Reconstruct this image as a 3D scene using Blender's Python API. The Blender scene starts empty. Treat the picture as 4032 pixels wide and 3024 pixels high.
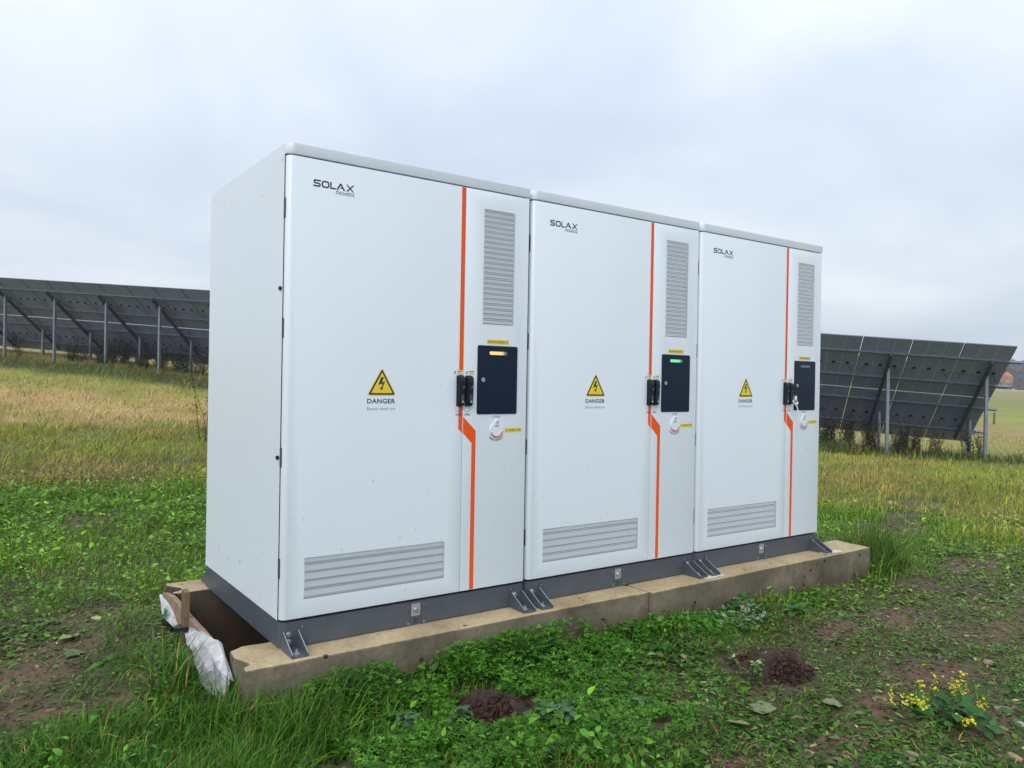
import bpy, bmesh, math, random
import numpy as np
from mathutils import Vector, Matrix
R = math.radians
rng = np.random.default_rng(7)
random.seed(7)
sc = bpy.context.scene
COL = sc.collection

# ------------------------------------------------------------------ camera
F_PX, YAW, PITCH, ROLL = 3057.05, 0.618764, -0.0034, 0.017462
CAM = Vector((-1.11544, -3.22544, 1.15514))
def cam_axes():
    cy, sy = math.cos(YAW), math.sin(YAW)
    f = Vector((sy*math.cos(PITCH), cy*math.cos(PITCH), math.sin(PITCH)))
    r0 = Vector((cy, -sy, 0)); u0 = r0.cross(f)
    r = r0*math.cos(ROLL) + u0*math.sin(ROLL)
    return r, r.cross(f), f
cr, cu, cf = cam_axes()
cd = bpy.data.cameras.new('camera'); cam = bpy.data.objects.new('camera', cd); COL.objects.link(cam)
cam.matrix_world = Matrix(((cr.x, cu.x, -cf.x, CAM.x), (cr.y, cu.y, -cf.y, CAM.y), (cr.z, cu.z, -cf.z, CAM.z), (0, 0, 0, 1)))
cd.sensor_width = 36; cd.lens = F_PX/4032*36; cd.clip_end = 3000; cd.clip_start = 0.05
sc.camera = cam

# ------------------------------------------------------------------ sky, sun, exposure
SUN_EL, SUN_AZ = R(40), R(232)          # azimuth clockwise from +Y : behind the photographer
w = bpy.data.worlds.new("World"); sc.world = w; w.use_nodes = True
nt = w.node_tree; nt.nodes.clear()
def N(nt, typ, **kw):
    n = nt.nodes.new(typ)
    for k, v in kw.items():
        if k in n.inputs: n.inputs[k].default_value = v
        else: setattr(n, k, v)
    return n
L = lambda nt, a, b: nt.links.new(a, b)
out = N(nt, 'ShaderNodeOutputWorld'); bg = N(nt, 'ShaderNodeBackground'); bg.inputs['Strength'].default_value = 0.1
sky = N(nt, 'ShaderNodeTexSky'); sky.sky_type = 'NISHITA'; sky.sun_disc = False
sky.sun_elevation = SUN_EL; sky.sun_rotation = SUN_AZ; sky.air_density = 1.0; sky.dust_density = 2.0
tc = N(nt, 'ShaderNodeTexCoord'); sep = N(nt, 'ShaderNodeSeparateXYZ'); L(nt, tc.outputs['Generated'], sep.inputs[0])
za = N(nt, 'ShaderNodeMath', operation='ADD'); L(nt, sep.outputs['Z'], za.inputs[0]); za.inputs[1].default_value = 0.28
zm = N(nt, 'ShaderNodeMath', operation='MAXIMUM'); L(nt, za.outputs[0], zm.inputs[0]); zm.inputs[1].default_value = 0.12
dx = N(nt, 'ShaderNodeMath', operation='DIVIDE'); L(nt, sep.outputs['X'], dx.inputs[0]); L(nt, zm.outputs[0], dx.inputs[1])
dy = N(nt, 'ShaderNodeMath', operation='DIVIDE'); L(nt, sep.outputs['Y'], dy.inputs[0]); L(nt, zm.outputs[0], dy.inputs[1])
cmb = N(nt, 'ShaderNodeCombineXYZ'); L(nt, dx.outputs[0], cmb.inputs[0]); L(nt, dy.outputs[0], cmb.inputs[1])
n1 = N(nt, 'ShaderNodeTexNoise', Scale=1.1, Detail=4.0, Roughness=0.5, Distortion=0.4); L(nt, cmb.outputs[0], n1.inputs['Vector'])
cr1 = N(nt, 'ShaderNodeValToRGB'); L(nt, n1.outputs['Fac'], cr1.inputs[0])
e = cr1.color_ramp.elements
e[0].position = .32; e[0].color = (6.3, 7.15, 8.5, 1)
e[1].position = .66; e[1].color = (9.1, 9.7, 10.3, 1)
# brighter toward the zenith, as any overcast sky
zr = N(nt, 'ShaderNodeMapRange'); L(nt, sep.outputs['Z'], zr.inputs['Value'])
zr.inputs['From Min'].default_value = 0.0; zr.inputs['From Max'].default_value = 1.0
zr.inputs['To Min'].default_value = 0.86; zr.inputs['To Max'].default_value = 1.55
mul = N(nt, 'ShaderNodeVectorMath', operation='SCALE'); L(nt, cr1.outputs[0], mul.inputs[0]); L(nt, zr.outputs[0], mul.inputs['Scale'])
mx = N(nt, 'ShaderNodeMixRGB'); mx.inputs[0].default_value = 0.88
L(nt, sky.outputs[0], mx.inputs[1]); L(nt, mul.outputs[0], mx.inputs[2])
L(nt, mx.outputs[0], bg.inputs['Color']); L(nt, bg.outputs[0], out.inputs[0])

sd = bpy.data.lights.new('sun', 'SUN'); sun = bpy.data.objects.new('sun', sd); COL.objects.link(sun)
sd.energy = 1.45; sd.angle = R(35); sd.color = (1.0, .97, .93)
dirv = Vector((math.sin(SUN_AZ)*math.cos(SUN_EL), math.cos(SUN_AZ)*math.cos(SUN_EL), math.sin(SUN_EL)))
sun.rotation_euler = dirv.to_track_quat('Z', 'Y').to_euler(); sun.location = dirv*30
vs = sc.view_settings; vs.view_transform = 'Standard'; vs.look = 'None'; vs.gamma = 1; vs.exposure = 0.14
try: sc.view_settings.use_curve_mapping = False
except Exception: pass
sc.cycles.use_denoising = True
sc.cycles.max_bounces = 6; sc.cycles.diffuse_bounces = 3; sc.cycles.glossy_bounces = 3
sc.cycles.transmission_bounces = 3; sc.cycles.transparent_max_bounces = 4; sc.cycles.volume_bounces = 0
sc.cycles.volume_step_rate = 4

# ------------------------------------------------------------------ terrain
CP = np.array([(-1,0,-.22),(0,-.5,-.22),(2,-.6,-.22),(4,-.4,-.22),(2,-1.6,-.23),(0,-1.6,-.22),(4.6,.2,-.22),(6,-.5,-.24),(-.9,3.5,-.18),(2,1.6,-.2),(4.3,1.8,-.22),(-3,-3,-.25),(5,-3,-.3),
(18.77,7.75,-.53),(20.23,5.94,-.63),(20.14,8.76,-.57),(21.64,7.01,-.69),(.45,32.6,1.74),(1.9,30.9,1.6),(3.4,29.2,1.48),(4.9,27.4,1.28),(6.2,28.5,1.28),(1.8,33.6,1.9),(12,4.9,-.42),
(60,20,-.6),(100,40,-.2),(250,95,.8),(400,150,1.2),(0,60,3.3),(15,60,2.9),(-20,60,3.6),(0,120,5),(40,110,2.6),(-30,30,2.2),(-20,-20,-.9),(0,-30,-1),(30,-30,-1.6),(60,-20,-1.5)], float)
def _k(r2): return np.where(r2 > 0, r2*np.log(np.maximum(r2, 1e-12))*.5, 0)
def _solve():
    X = CP[:, :2]; n = len(X); K = _k(((X[:, None]-X[None])**2).sum(-1)) + np.eye(n)*2.0
    Pm = np.c_[np.ones(n), X]; A = np.block([[K, Pm], [Pm.T, np.zeros((3, 3))]])
    return np.linalg.solve(A, np.r_[CP[:, 2], 0, 0, 0])
_w = _solve()
def vnoise(x, y, s, seed=0):
    """smooth value noise 0..1, s = feature size in metres"""
    x = np.asarray(x, float)/s + seed*17.3; y = np.asarray(y, float)/s - seed*9.1
    xi = np.floor(x); yi = np.floor(y); fx = x-xi; fy = y-yi
    fx = fx*fx*(3-2*fx); fy = fy*fy*(3-2*fy)
    def h(a, b):
        v = np.sin(a*127.1 + b*311.7 + seed*74.7)*43758.5453
        return v - np.floor(v)
    return (h(xi, yi)*(1-fx)+h(xi+1, yi)*fx)*(1-fy) + (h(xi, yi+1)*(1-fx)+h(xi+1, yi+1)*fx)*fy
def base_ground(x, y):
    x = np.asarray(x, float); y = np.asarray(y, float)
    r = np.hypot(x, y)+1e-9; f = np.minimum(1, 430/r); x = x*f; y = y*f
    s = _w[-3]+_w[-2]*x+_w[-1]*y
    for (a, b, _), ww in zip(CP, _w): s = s+ww*_k((x-a)**2+(y-b)**2)
    return s
PIT = (-.19, 4.2, .13, 1.14)
MOUNDS = [(.70,-.60,.20,.085), (2.08,-.93,.27,.13), (.90,-.62,.08,.04), (2.02,-.74,.10,.06)]
def ground(x, y, pit=True):
    x = np.asarray(x, float); y = np.asarray(y, float)
    z = base_ground(x, y)
    near = np.exp(-((x-1.5)**2+(y)**2)/14.**2)
    z = z + near*((vnoise(x, y, .45, 1)-.5)*.05 + (vnoise(x, y, .13, 2)-.5)*.03 + (vnoise(x, y, .07, 4)-.5)*.016)
    z = z + (1-near)*(vnoise(x, y, 1.6, 3)-.5)*.10*np.clip(np.hypot(x, y)/10, 0, 1)
    # soil banked up against the left end of the pit
    z = z + .13*np.exp(-(((x+.36)/.15)**2)) * np.clip((y+.05)/.25, 0, 1)*np.clip((1.5-y)/.3, 0, 1)
    # bank along the front of the beams
    z = z + .035*np.exp(-((y+.22)/.14)**2)*((x > -.1) & (x < 2.4))
    if pit:
        a, b, c, d = PIT
        z = np.where((x > a) & (x < b) & (y > c) & (y < d), -1.0, z)
    return z

def sstep(a, b, v):
    t = np.clip((v-a)/(b-a), 0, 1); return t*t*(3-2*t)
def blob(x, y, cx, cy, rx, ry=None, ang=0):
    ry = ry or rx; c, s = math.cos(ang), math.sin(ang)
    u = ((x-cx)*c+(y-cy)*s)/rx; v = (-(x-cx)*s+(y-cy)*c)/ry
    n = (vnoise(x, y, .16, 5)-.5)*.9 + (vnoise(x, y, .05, 6)-.5)*.5
    return np.clip(1.25-(u*u+v*v)-n, 0, 1)
ROW_P, ROW_H = (20.2, 6.3), (math.sin(.871), math.cos(.871))
def row_dist(x, y): return (x-ROW_P[0])*ROW_H[0]+(y-ROW_P[1])*ROW_H[1]
def soil_mask(x, y):
    x = np.asarray(x, float); y = np.asarray(y, float)
    m = np.zeros_like(x)
    for cx, cy, rx, ry in [(-.5,1.62,.30,.36),(-.88,.98,.30,.36),(-.95,.50,.26,.22),(-.66,.30,.16,.14),(-.62,1.1,.13,.12),(.03,-.72,.22,.12),
            (3.55,-.78,.42,.26),(3.75,-1.15,.5,.22),(4.4,-.5,.3,.16),(2.7,-1.35,.45,.2),(2.2,-1.42,.32,.13),(1.9,-1.05,.25,.12),(1.38,-.78,.25,.13),(1.2,-1.05,.28,.13),
            (1.65,-1.5,.3,.14),(1.1,-1.45,.3,.14),(.9,5.4,.35,.25),(6.6,.9,.7,.4),(7.6,1.2,.6,.3),(5.5,-.3,.45,.22),(3.0,-.75,.3,.14),(.55,-1.2,.2,.08),(2.4,-1.75,.25,.12),(8.8,1.9,.7,.35),(-.2,4.6,.3,.25)]:
        m = np.maximum(m, blob(x, y, cx, cy, rx, ry))
    return m
def zones(x, y):
    """weights (lush, yellow-green, tan, strip, soil, trampled)"""
    x = np.asarray(x, float); y = np.asarray(y, float)
    d = np.hypot(x-CAM.x, y-CAM.y) + (vnoise(x, y, 1.6, 8)-.5)*3.2 + (vnoise(x, y, .5, 9)-.5)*1.2
    d = d + ((vnoise(x, y, 4.5, 18)-.5)*7 + (vnoise(x, y, 2.2, 19)-.5)*3)*sstep(9, 13, d)
    rd = row_dist(x, y) + (vnoise(x, y, 1.0, 10)-.5)*1.2
    left = 1-sstep(7, 13, x-.2*y)
    lush = 1-sstep(8.6, 10.2, d)
    yg = sstep(8.6, 10.2, d)
    tan = sstep(14.2, 16.5, d)*left*(1-sstep(20, 24, d)*.7)*(1-.75*sstep(.55, .8, vnoise(x, y, 2.6, 48)))*(1-.5*sstep(.5, .8, vnoise(x, y, .9, 49)))
    beyond = sstep(1.6, 3.2, rd)
    strip = sstep(-2.9, -1.7, rd)*(1-sstep(1.0, 2.2, rd))
    soil = soil_mask(x, y)*(np.hypot(x-CAM.x, y-CAM.y) < 14)
    tramp = sstep(.9, 1.7, x-.15*y)*(1-sstep(-.75, -.25, y+.12*vnoise(x, y, .4, 11)-.0*x - .12*np.maximum(x-2, 0)))*(d < 8.5)
    tramp = np.maximum(tramp, blob(x, y, -.75, 1.2, .8, 1.2)*.9*(d < 8))
    tramp = np.maximum(tramp, sstep(4.2, 4.8, x)*(1-sstep(-.3, .3, y))*(d < 9)*.5)
    return lush, yg, tan, strip, soil, tramp, beyond

C_LUSH = np.array((.052,.140,.009)); C_YG = np.array((.20,.235,.015)); C_TAN = np.array((.40,.275,.10))
C_STRIP = np.array((.020,.058,.010)); C_SOIL = np.array((.150,.082,.060)); C_FAR = np.array((.25,.22,.05))
def plant_color(x, y):
    lush, yg, tan, strip, soil, tramp, beyond = zones(x, y)
    n = x.size; c = np.empty((n, 3)); c[:] = C_LUSH
    fresh = sstep(4.0, 5.6, np.hypot(x-CAM.x, y-CAM.y))[:, None]; c = c*(1-fresh)+np.array((.105,.215,.014))*fresh
    pt = (sstep(.45, .8, vnoise(x, y, 1.1, 23))*yg*.5)[:, None]
    c = c*(1-yg)[:, None]+C_YG*yg[:, None]
    c = c*(1-pt)+C_TAN*.85*pt
    pg = (sstep(.5, .8, vnoise(x, y, .9, 24))*yg*.5)[:, None]; c = c*(1-pg)+np.array((.10,.17,.012))*pg
    c = c*(1-tan)[:, None]+C_TAN*tan[:, None]
    far = beyond*(1-0)
    mixn = vnoise(x, y, 9., 13)
    c = c*(1-far)[:, None] + (C_TAN*.75*mixn[:, None]+C_YG*1.05*(1-mixn)[:, None])*far[:, None]
    c = c*(1-strip*.85)[:, None]+C_STRIP*(strip*.85)[:, None]
    t = (vnoise(x, y, .8, 14)-.5)
    c = c*(1+t[:, None]*.35)
    return c

# ------------------------------------------------------------------ materials
MATS = {}
def newmat(name):
    m = bpy.data.materials.new(name); m.use_nodes = True; m.node_tree.nodes.clear()
    nt = m.node_tree; o = N(nt, 'ShaderNodeOutputMaterial'); b = N(nt, 'ShaderNodeBsdfPrincipled'); L(nt, b.outputs[0], o.inputs[0])
    MATS[name] = m; return m, nt, b, o
def plain(name, col, rough=.5, metal=0, spec=.5, nscale=0, namt=.1, bump=0, bscale=None, coord='Object'):
    m, nt, b, o = newmat(name)
    b.inputs['Base Color'].default_value = (*col, 1); b.inputs['Roughness'].default_value = rough
    b.inputs['Metallic'].default_value = metal; b.inputs['Specular IOR Level'].default_value = spec
    if nscale:
        t = N(nt, 'ShaderNodeTexCoord'); n = N(nt, 'ShaderNodeTexNoise', Scale=nscale, Detail=5.0, Roughness=.6)
        L(nt, t.outputs[coord], n.inputs['Vector'])
        r = N(nt, 'ShaderNodeMapRange'); L(nt, n.outputs['Fac'], r.inputs['Value'])
        r.inputs['From Min'].default_value = .3; r.inputs['From Max'].default_value = .7
        r.inputs['To Min'].default_value = 1-namt; r.inputs['To Max'].default_value = 1+namt
        v = N(nt, 'ShaderNodeVectorMath', operation='SCALE'); v.inputs[0].default_value = col; L(nt, r.outputs[0], v.inputs['Scale'])
        L(nt, v.outputs[0], b.inputs['Base Color'])
        if bump:
            n2 = N(nt, 'ShaderNodeTexNoise', Scale=bscale or nscale*3, Detail=6.0, Roughness=.65); L(nt, t.outputs[coord], n2.inputs['Vector'])
            bp = N(nt, 'ShaderNodeBump', Strength=.6, Distance=bump); L(nt, n2.outputs['Fac'], bp.inputs['Height']); L(nt, bp.outputs[0], b.inputs['Normal'])
    return m
def attr_mat(name, rough=.5, transl=.0, spec=.4, nscale=40, namt=.25, bump=0):
    m, nt, b, o = newmat(name)
    a = N(nt, 'ShaderNodeAttribute'); a.attribute_name = 'Col'
    t = N(nt, 'ShaderNodeTexCoord'); n = N(nt, 'ShaderNodeTexNoise', Scale=nscale, Detail=6.0, Roughness=.65); L(nt, t.outputs['Object'], n.inputs['Vector'])
    r = N(nt, 'ShaderNodeMapRange'); L(nt, n.outputs['Fac'], r.inputs['Value'])
    r.inputs['From Min'].default_value = .3; r.inputs['From Max'].default_value = .7
    r.inputs['To Min'].default_value = 1-namt; r.inputs['To Max'].default_value = 1+namt
    v = N(nt, 'ShaderNodeVectorMath', operation='SCALE'); L(nt, a.outputs['Color'], v.inputs[0]); L(nt, r.outputs[0], v.inputs['Scale'])
    L(nt, v.outputs[0], b.inputs['Base Color']); b.inputs['Roughness'].default_value = rough; b.inputs['Specular IOR Level'].default_value = spec
    if bump:
        bp = N(nt, 'ShaderNodeBump', Strength=.8, Distance=bump); L(nt, n.outputs['Fac'], bp.inputs['Height']); L(nt, bp.outputs[0], b.inputs['Normal'])
    if transl:
        tr = N(nt, 'ShaderNodeBsdfTranslucent'); L(nt, v.outputs[0], tr.inputs['Color'])
        ms = N(nt, 'ShaderNodeMixShader'); ms.inputs[0].default_value = transl
        L(nt, b.outputs[0], ms.inputs[1]); L(nt, tr.outputs[0], ms.inputs[2]); L(nt, ms.outputs[0], o.inputs[0])
    return m
M_FOL = attr_mat('foliage', .5, .25, .22, 60, .18)
M_DRY = attr_mat('dry_plant', .8, .1, .2, 60, .25)
M_GROUND = attr_mat('ground_soil', .7, 0, .3, 26, .5, bump=.03)
M_MOUND = plain('fresh_earth', (.042,.022,.015), .8, nscale=30, namt=.6, bump=.02, bscale=70)
M_WOODS = attr_mat('far_trees', .8, .1, .2, .5, .3)

def paint_mat():
    m, nt, b, o = newmat('white_paint')
    t = N(nt, 'ShaderNodeTexCoord')
    # tiny dirt flecks and short scuffs
    mp = N(nt, 'ShaderNodeMapping'); mp.inputs['Scale'].default_value = (1, 1, .45); L(nt, t.outputs['Object'], mp.inputs[0])
    vo = N(nt, 'ShaderNodeTexVoronoi', Scale=9.0); vo.feature = 'F1'; L(nt, mp.outputs[0], vo.inputs['Vector']); vo.inputs['Randomness'].default_value = 1
    lt = N(nt, 'ShaderNodeMath', operation='LESS_THAN'); lt.inputs[1].default_value = .022; L(nt, vo.outputs['Distance'], lt.inputs[0])
    sx = N(nt, 'ShaderNodeSeparateColor'); L(nt, vo.outputs['Color'], sx.inputs[0])
    g2 = N(nt, 'ShaderNodeMath', operation='GREATER_THAN'); g2.inputs[1].default_value = .86; L(nt, sx.outputs[0], g2.inputs[0])
    mm = N(nt, 'ShaderNodeMath', operation='MULTIPLY'); L(nt, lt.outputs[0], mm.inputs[0]); L(nt, g2.outputs[0], mm.inputs[1])
    m6 = N(nt, 'ShaderNodeMath', operation='MULTIPLY'); L(nt, mm.outputs[0], m6.inputs[0]); m6.inputs[1].default_value = .45
    ns = N(nt, 'ShaderNodeTexNoise', Scale=1.3, Detail=3.0); L(nt, t.outputs['Object'], ns.inputs['Vector'])
    r = N(nt, 'ShaderNodeMapRange'); L(nt, ns.outputs['Fac'], r.inputs['Value']); r.inputs['To Min'].default_value = .96; r.inputs['To Max'].default_value = 1.03
    v = N(nt, 'ShaderNodeVectorMath', operation='SCALE'); v.inputs[0].default_value = (.74,.81,.885); L(nt, r.outputs[0], v.inputs['Scale'])
    mix = N(nt, 'ShaderNodeMixRGB'); L(nt, m6.outputs[0], mix.inputs[0]); L(nt, v.outputs[0], mix.inputs[1]); mix.inputs[2].default_value = (.18,.17,.16,1)
    v2 = N(nt, 'ShaderNodeTexVoronoi', Scale=34.0); L(nt, mp.outputs[0], v2.inputs['Vector'])
    l2 = N(nt, 'ShaderNodeMath', operation='LESS_THAN'); l2.inputs[1].default_value = .10; L(nt, v2.outputs['Distance'], l2.inputs[0])
    s2 = N(nt, 'ShaderNodeSeparateColor'); L(nt, v2.outputs['Color'], s2.inputs[0])
    sz = N(nt, 'ShaderNodeSeparateXYZ'); L(nt, t.outputs['Object'], sz.inputs[0])
    zz_ = N(nt, 'ShaderNodeMapRange'); L(nt, sz.outputs['Z'], zz_.inputs['Value']); zz_.inputs['From Min'].default_value = .1; zz_.inputs['From Max'].default_value = .75; zz_.inputs['To Min'].default_value = .35; zz_.inputs['To Max'].default_value = 0
    l3 = N(nt, 'ShaderNodeMath', operation='LESS_THAN'); L(nt, s2.outputs[1], l3.inputs[0]); L(nt, zz_.outputs[0], l3.inputs[1])
    m7 = N(nt, 'ShaderNodeMath', operation='MULTIPLY'); L(nt, l2.outputs[0], m7.inputs[0]); L(nt, l3.outputs[0], m7.inputs[1])
    m8 = N(nt, 'ShaderNodeMath', operation='MULTIPLY'); L(nt, m7.outputs[0], m8.inputs[0]); m8.inputs[1].default_value = .5
    mixb = N(nt, 'ShaderNodeMixRGB'); L(nt, m8.outputs[0], mixb.inputs[0]); L(nt, mix.outputs[0], mixb.inputs[1]); mixb.inputs[2].default_value = (.30,.22,.16,1)
    L(nt, mixb.outputs[0], b.inputs['Base Color'])
    b.inputs['Roughness'].default_value = .34; b.inputs['Specular IOR Level'].default_value = .5
    n3 = N(nt, 'ShaderNodeTexNoise', Scale=420.0, Detail=2.0); L(nt, t.outputs['Object'], n3.inputs['Vector'])
    bp = N(nt, 'ShaderNodeBump', Strength=.12, Distance=.0006); L(nt, n3.outputs['Fac'], bp.inputs['Height']); L(nt, bp.outputs[0], b.inputs['Normal'])
    return m
M_WHITE = paint_mat()
M_SLAT = plain('shaded_louvre', (.64,.68,.72), .5)  # white slats greyed, shade behind the perforations put into the colour
M_RUBBER = plain('black_seal', (.02,.022,.025), .7)
M_GREY = plain('grey_base_paint', (.075,.088,.105), .45, nscale=6, namt=.12)
M_ORANGE = plain('orange_stripe', (.82,.105,.014), .5, spec=.2)
M_NAVY = plain('dark_glass', (.003,.012,.034), .22, spec=.22)
M_BLACK = plain('black_plastic', (.010,.014,.022), .4, spec=.25)
M_INK = plain('ink_navy', (.018,.018,.05), .5)
M_INK2 = plain('ink_soft', (.12,.15,.24), .5)
M_YEL = plain('yellow_label', (.78,.56,.02), .5)
M_YEL2 = plain('yellow_sign', (.80,.62,.03), .45)
M_STK = plain('white_sticker', (.80,.81,.84), .45)
M_STEEL = plain('zinc_steel', (.62,.64,.66), .32, metal=.9)
M_GALV = plain('galvanised', (.30,.34,.38), .5, metal=.35, nscale=5, namt=.15)
M_POST = plain('post_steel', (.20,.235,.28), .5, metal=.35, nscale=5, namt=.15)
M_PURL = plain('purlin_steel', (.17,.21,.26), .5, metal=.3, nscale=5, namt=.15)
M_RAFT = plain('dark_steel', (.06,.07,.085), .55, metal=.2)
M_ALU = plain('aluminium', (.55,.57,.6), .4, metal=.6)
M_INSIDE = plain('vent_inside', (.01,.011,.013), .8)
M_RUST = plain('rust', (.30,.10,.05), .8)
M_RED = plain('red_ring', (.75,.13,.08), .4)
M_GREEN = plain('green_print', (.04,.25,.14), .5)
M_GREYP = plain('plate_grey', (.35,.36,.38), .5, metal=.3)

def concrete(name, c1, c2, c3, smear=False):
    m, nt, b, o = newmat(name)
    t = N(nt, 'ShaderNodeTexCoord'); n = N(nt, 'ShaderNodeTexNoise', Scale=3.2, Detail=7.0, Roughness=.62); L(nt, t.outputs['Object'], n.inputs['Vector'])
    rp = N(nt, 'ShaderNodeValToRGB'); L(nt, n.outputs['Fac'], rp.inputs[0]); e = rp.color_ramp.elements
    e[0].position = .3; e[0].color = (*c1, 1); e[1].position = .72; e[1].color = (*c2, 1)
    n2 = N(nt, 'ShaderNodeTexNoise', Scale=38.0, Detail=6.0, Roughness=.7); L(nt, t.outputs['Object'], n2.inputs['Vector'])
    r2 = N(nt, 'ShaderNodeMapRange'); L(nt, n2.outputs['Fac'], r2.inputs['Value']); r2.inputs['From Min'].default_value = .3; r2.inputs['From Max'].default_value = .7
    r2.inputs['To Min'].default_value = .78; r2.inputs['To Max'].default_value = 1.2
    v = N(nt, 'ShaderNodeVectorMath', operation='SCALE'); L(nt, rp.outputs[0], v.inputs[0]); L(nt, r2.outputs[0], v.inputs['Scale'])
    # blow holes
    vo = N(nt, 'ShaderNodeTexVoronoi', Scale=13.0); L(nt, t.outputs['Object'], vo.inputs['Vector'])
    lt = N(nt, 'ShaderNodeMapRange'); L(nt, vo.outputs['Distance'], lt.inputs['Value']); lt.inputs['From Min'].default_value = .13; lt.inputs['From Max'].default_value = .17
    sx = N(nt, 'ShaderNodeSeparateColor'); L(nt, vo.outputs['Color'], sx.inputs[0])
    g = N(nt, 'ShaderNodeMath', operation='LESS_THAN'); g.inputs[1].default_value = .72; L(nt, sx.outputs[0], g.inputs[0])
    mxx = N(nt, 'ShaderNodeMath', operation='MAXIMUM'); L(nt, lt.outputs[0], mxx.inputs[0]); L(nt, g.outputs[0], mxx.inputs[1])
    mix = N(nt, 'ShaderNodeMixRGB'); L(nt, mxx.outputs[0], mix.inputs[0]); mix.inputs[1].default_value = (*c3, 1); L(nt, v.outputs[0], mix.inputs[2])
    sz = N(nt, 'ShaderNodeSeparateXYZ'); L(nt, t.outputs['Object'], sz.inputs[0])
    mpp = N(nt, 'ShaderNodeMapping'); mpp.inputs['Scale'].default_value = (7, 7, 1.6); L(nt, t.outputs['Object'], mpp.inputs[0])
    n4 = N(nt, 'ShaderNodeTexNoise', Scale=1.0, Detail=5.0); L(nt, mpp.outputs[0], n4.inputs['Vector'])
    ma = N(nt, 'ShaderNodeMath', operation='MULTIPLY_ADD'); L(nt, n4.outputs['Fac'], ma.inputs[0]); ma.inputs[1].default_value = -.22; L(nt, sz.outputs['Z'], ma.inputs[2])
    mr = N(nt, 'ShaderNodeMapRange'); L(nt, ma.outputs[0], mr.inputs['Value']); mr.inputs['From Min'].default_value = -.30; mr.inputs['From Max'].default_value = -.19; mr.inputs['To Min'].default_value = .75; mr.inputs['To Max'].default_value = 0
    mx4 = N(nt, 'ShaderNodeMixRGB'); L(nt, mr.outputs[0], mx4.inputs[0]); L(nt, mix.outputs[0], mx4.inputs[1]); mx4.inputs[2].default_value = (.085, .058, .038, 1)
    L(nt, mx4.outputs[0], b.inputs['Base Color']); b.inputs['Roughness'].default_value = .85; b.inputs['Specular IOR Level'].default_value = .25
    ad = N(nt, 'ShaderNodeMath', operation='ADD'); L(nt, n2.outputs['Fac'], ad.inputs[0]); L(nt, mxx.outputs[0], ad.inputs[1])
    bp = N(nt, 'ShaderNodeBump', Strength=.5, Distance=.006); L(nt, ad.outputs[0], bp.inputs['Height']); L(nt, bp.outputs[0], b.inputs['Normal'])
    return m
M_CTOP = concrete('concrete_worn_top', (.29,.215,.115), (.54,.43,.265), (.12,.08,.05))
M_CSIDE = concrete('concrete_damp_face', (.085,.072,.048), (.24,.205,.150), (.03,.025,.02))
M_CINNER = concrete('concrete_shaded_inner', (.050,.040,.028), (.11,.09,.065), (.02,.015,.012))  # darker copy of the side concrete, pit shade put into its colour
M_WOODB = plain('weathered_wood', (.26,.18,.12), .8, nscale=9, namt=.35, bump=.003)
M_STAKE = plain('wet_wood', (.17,.105,.06), .6, nscale=14, namt=.4, bump=.002)
M_PLASTIC = plain('white_woven_plastic', (.46,.46,.48), .45, nscale=14, namt=.4, bump=.004, bscale=30)
M_GRIME = plain('cement_smear', (.62,.56,.50), .9, nscale=20, namt=.15)

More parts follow.
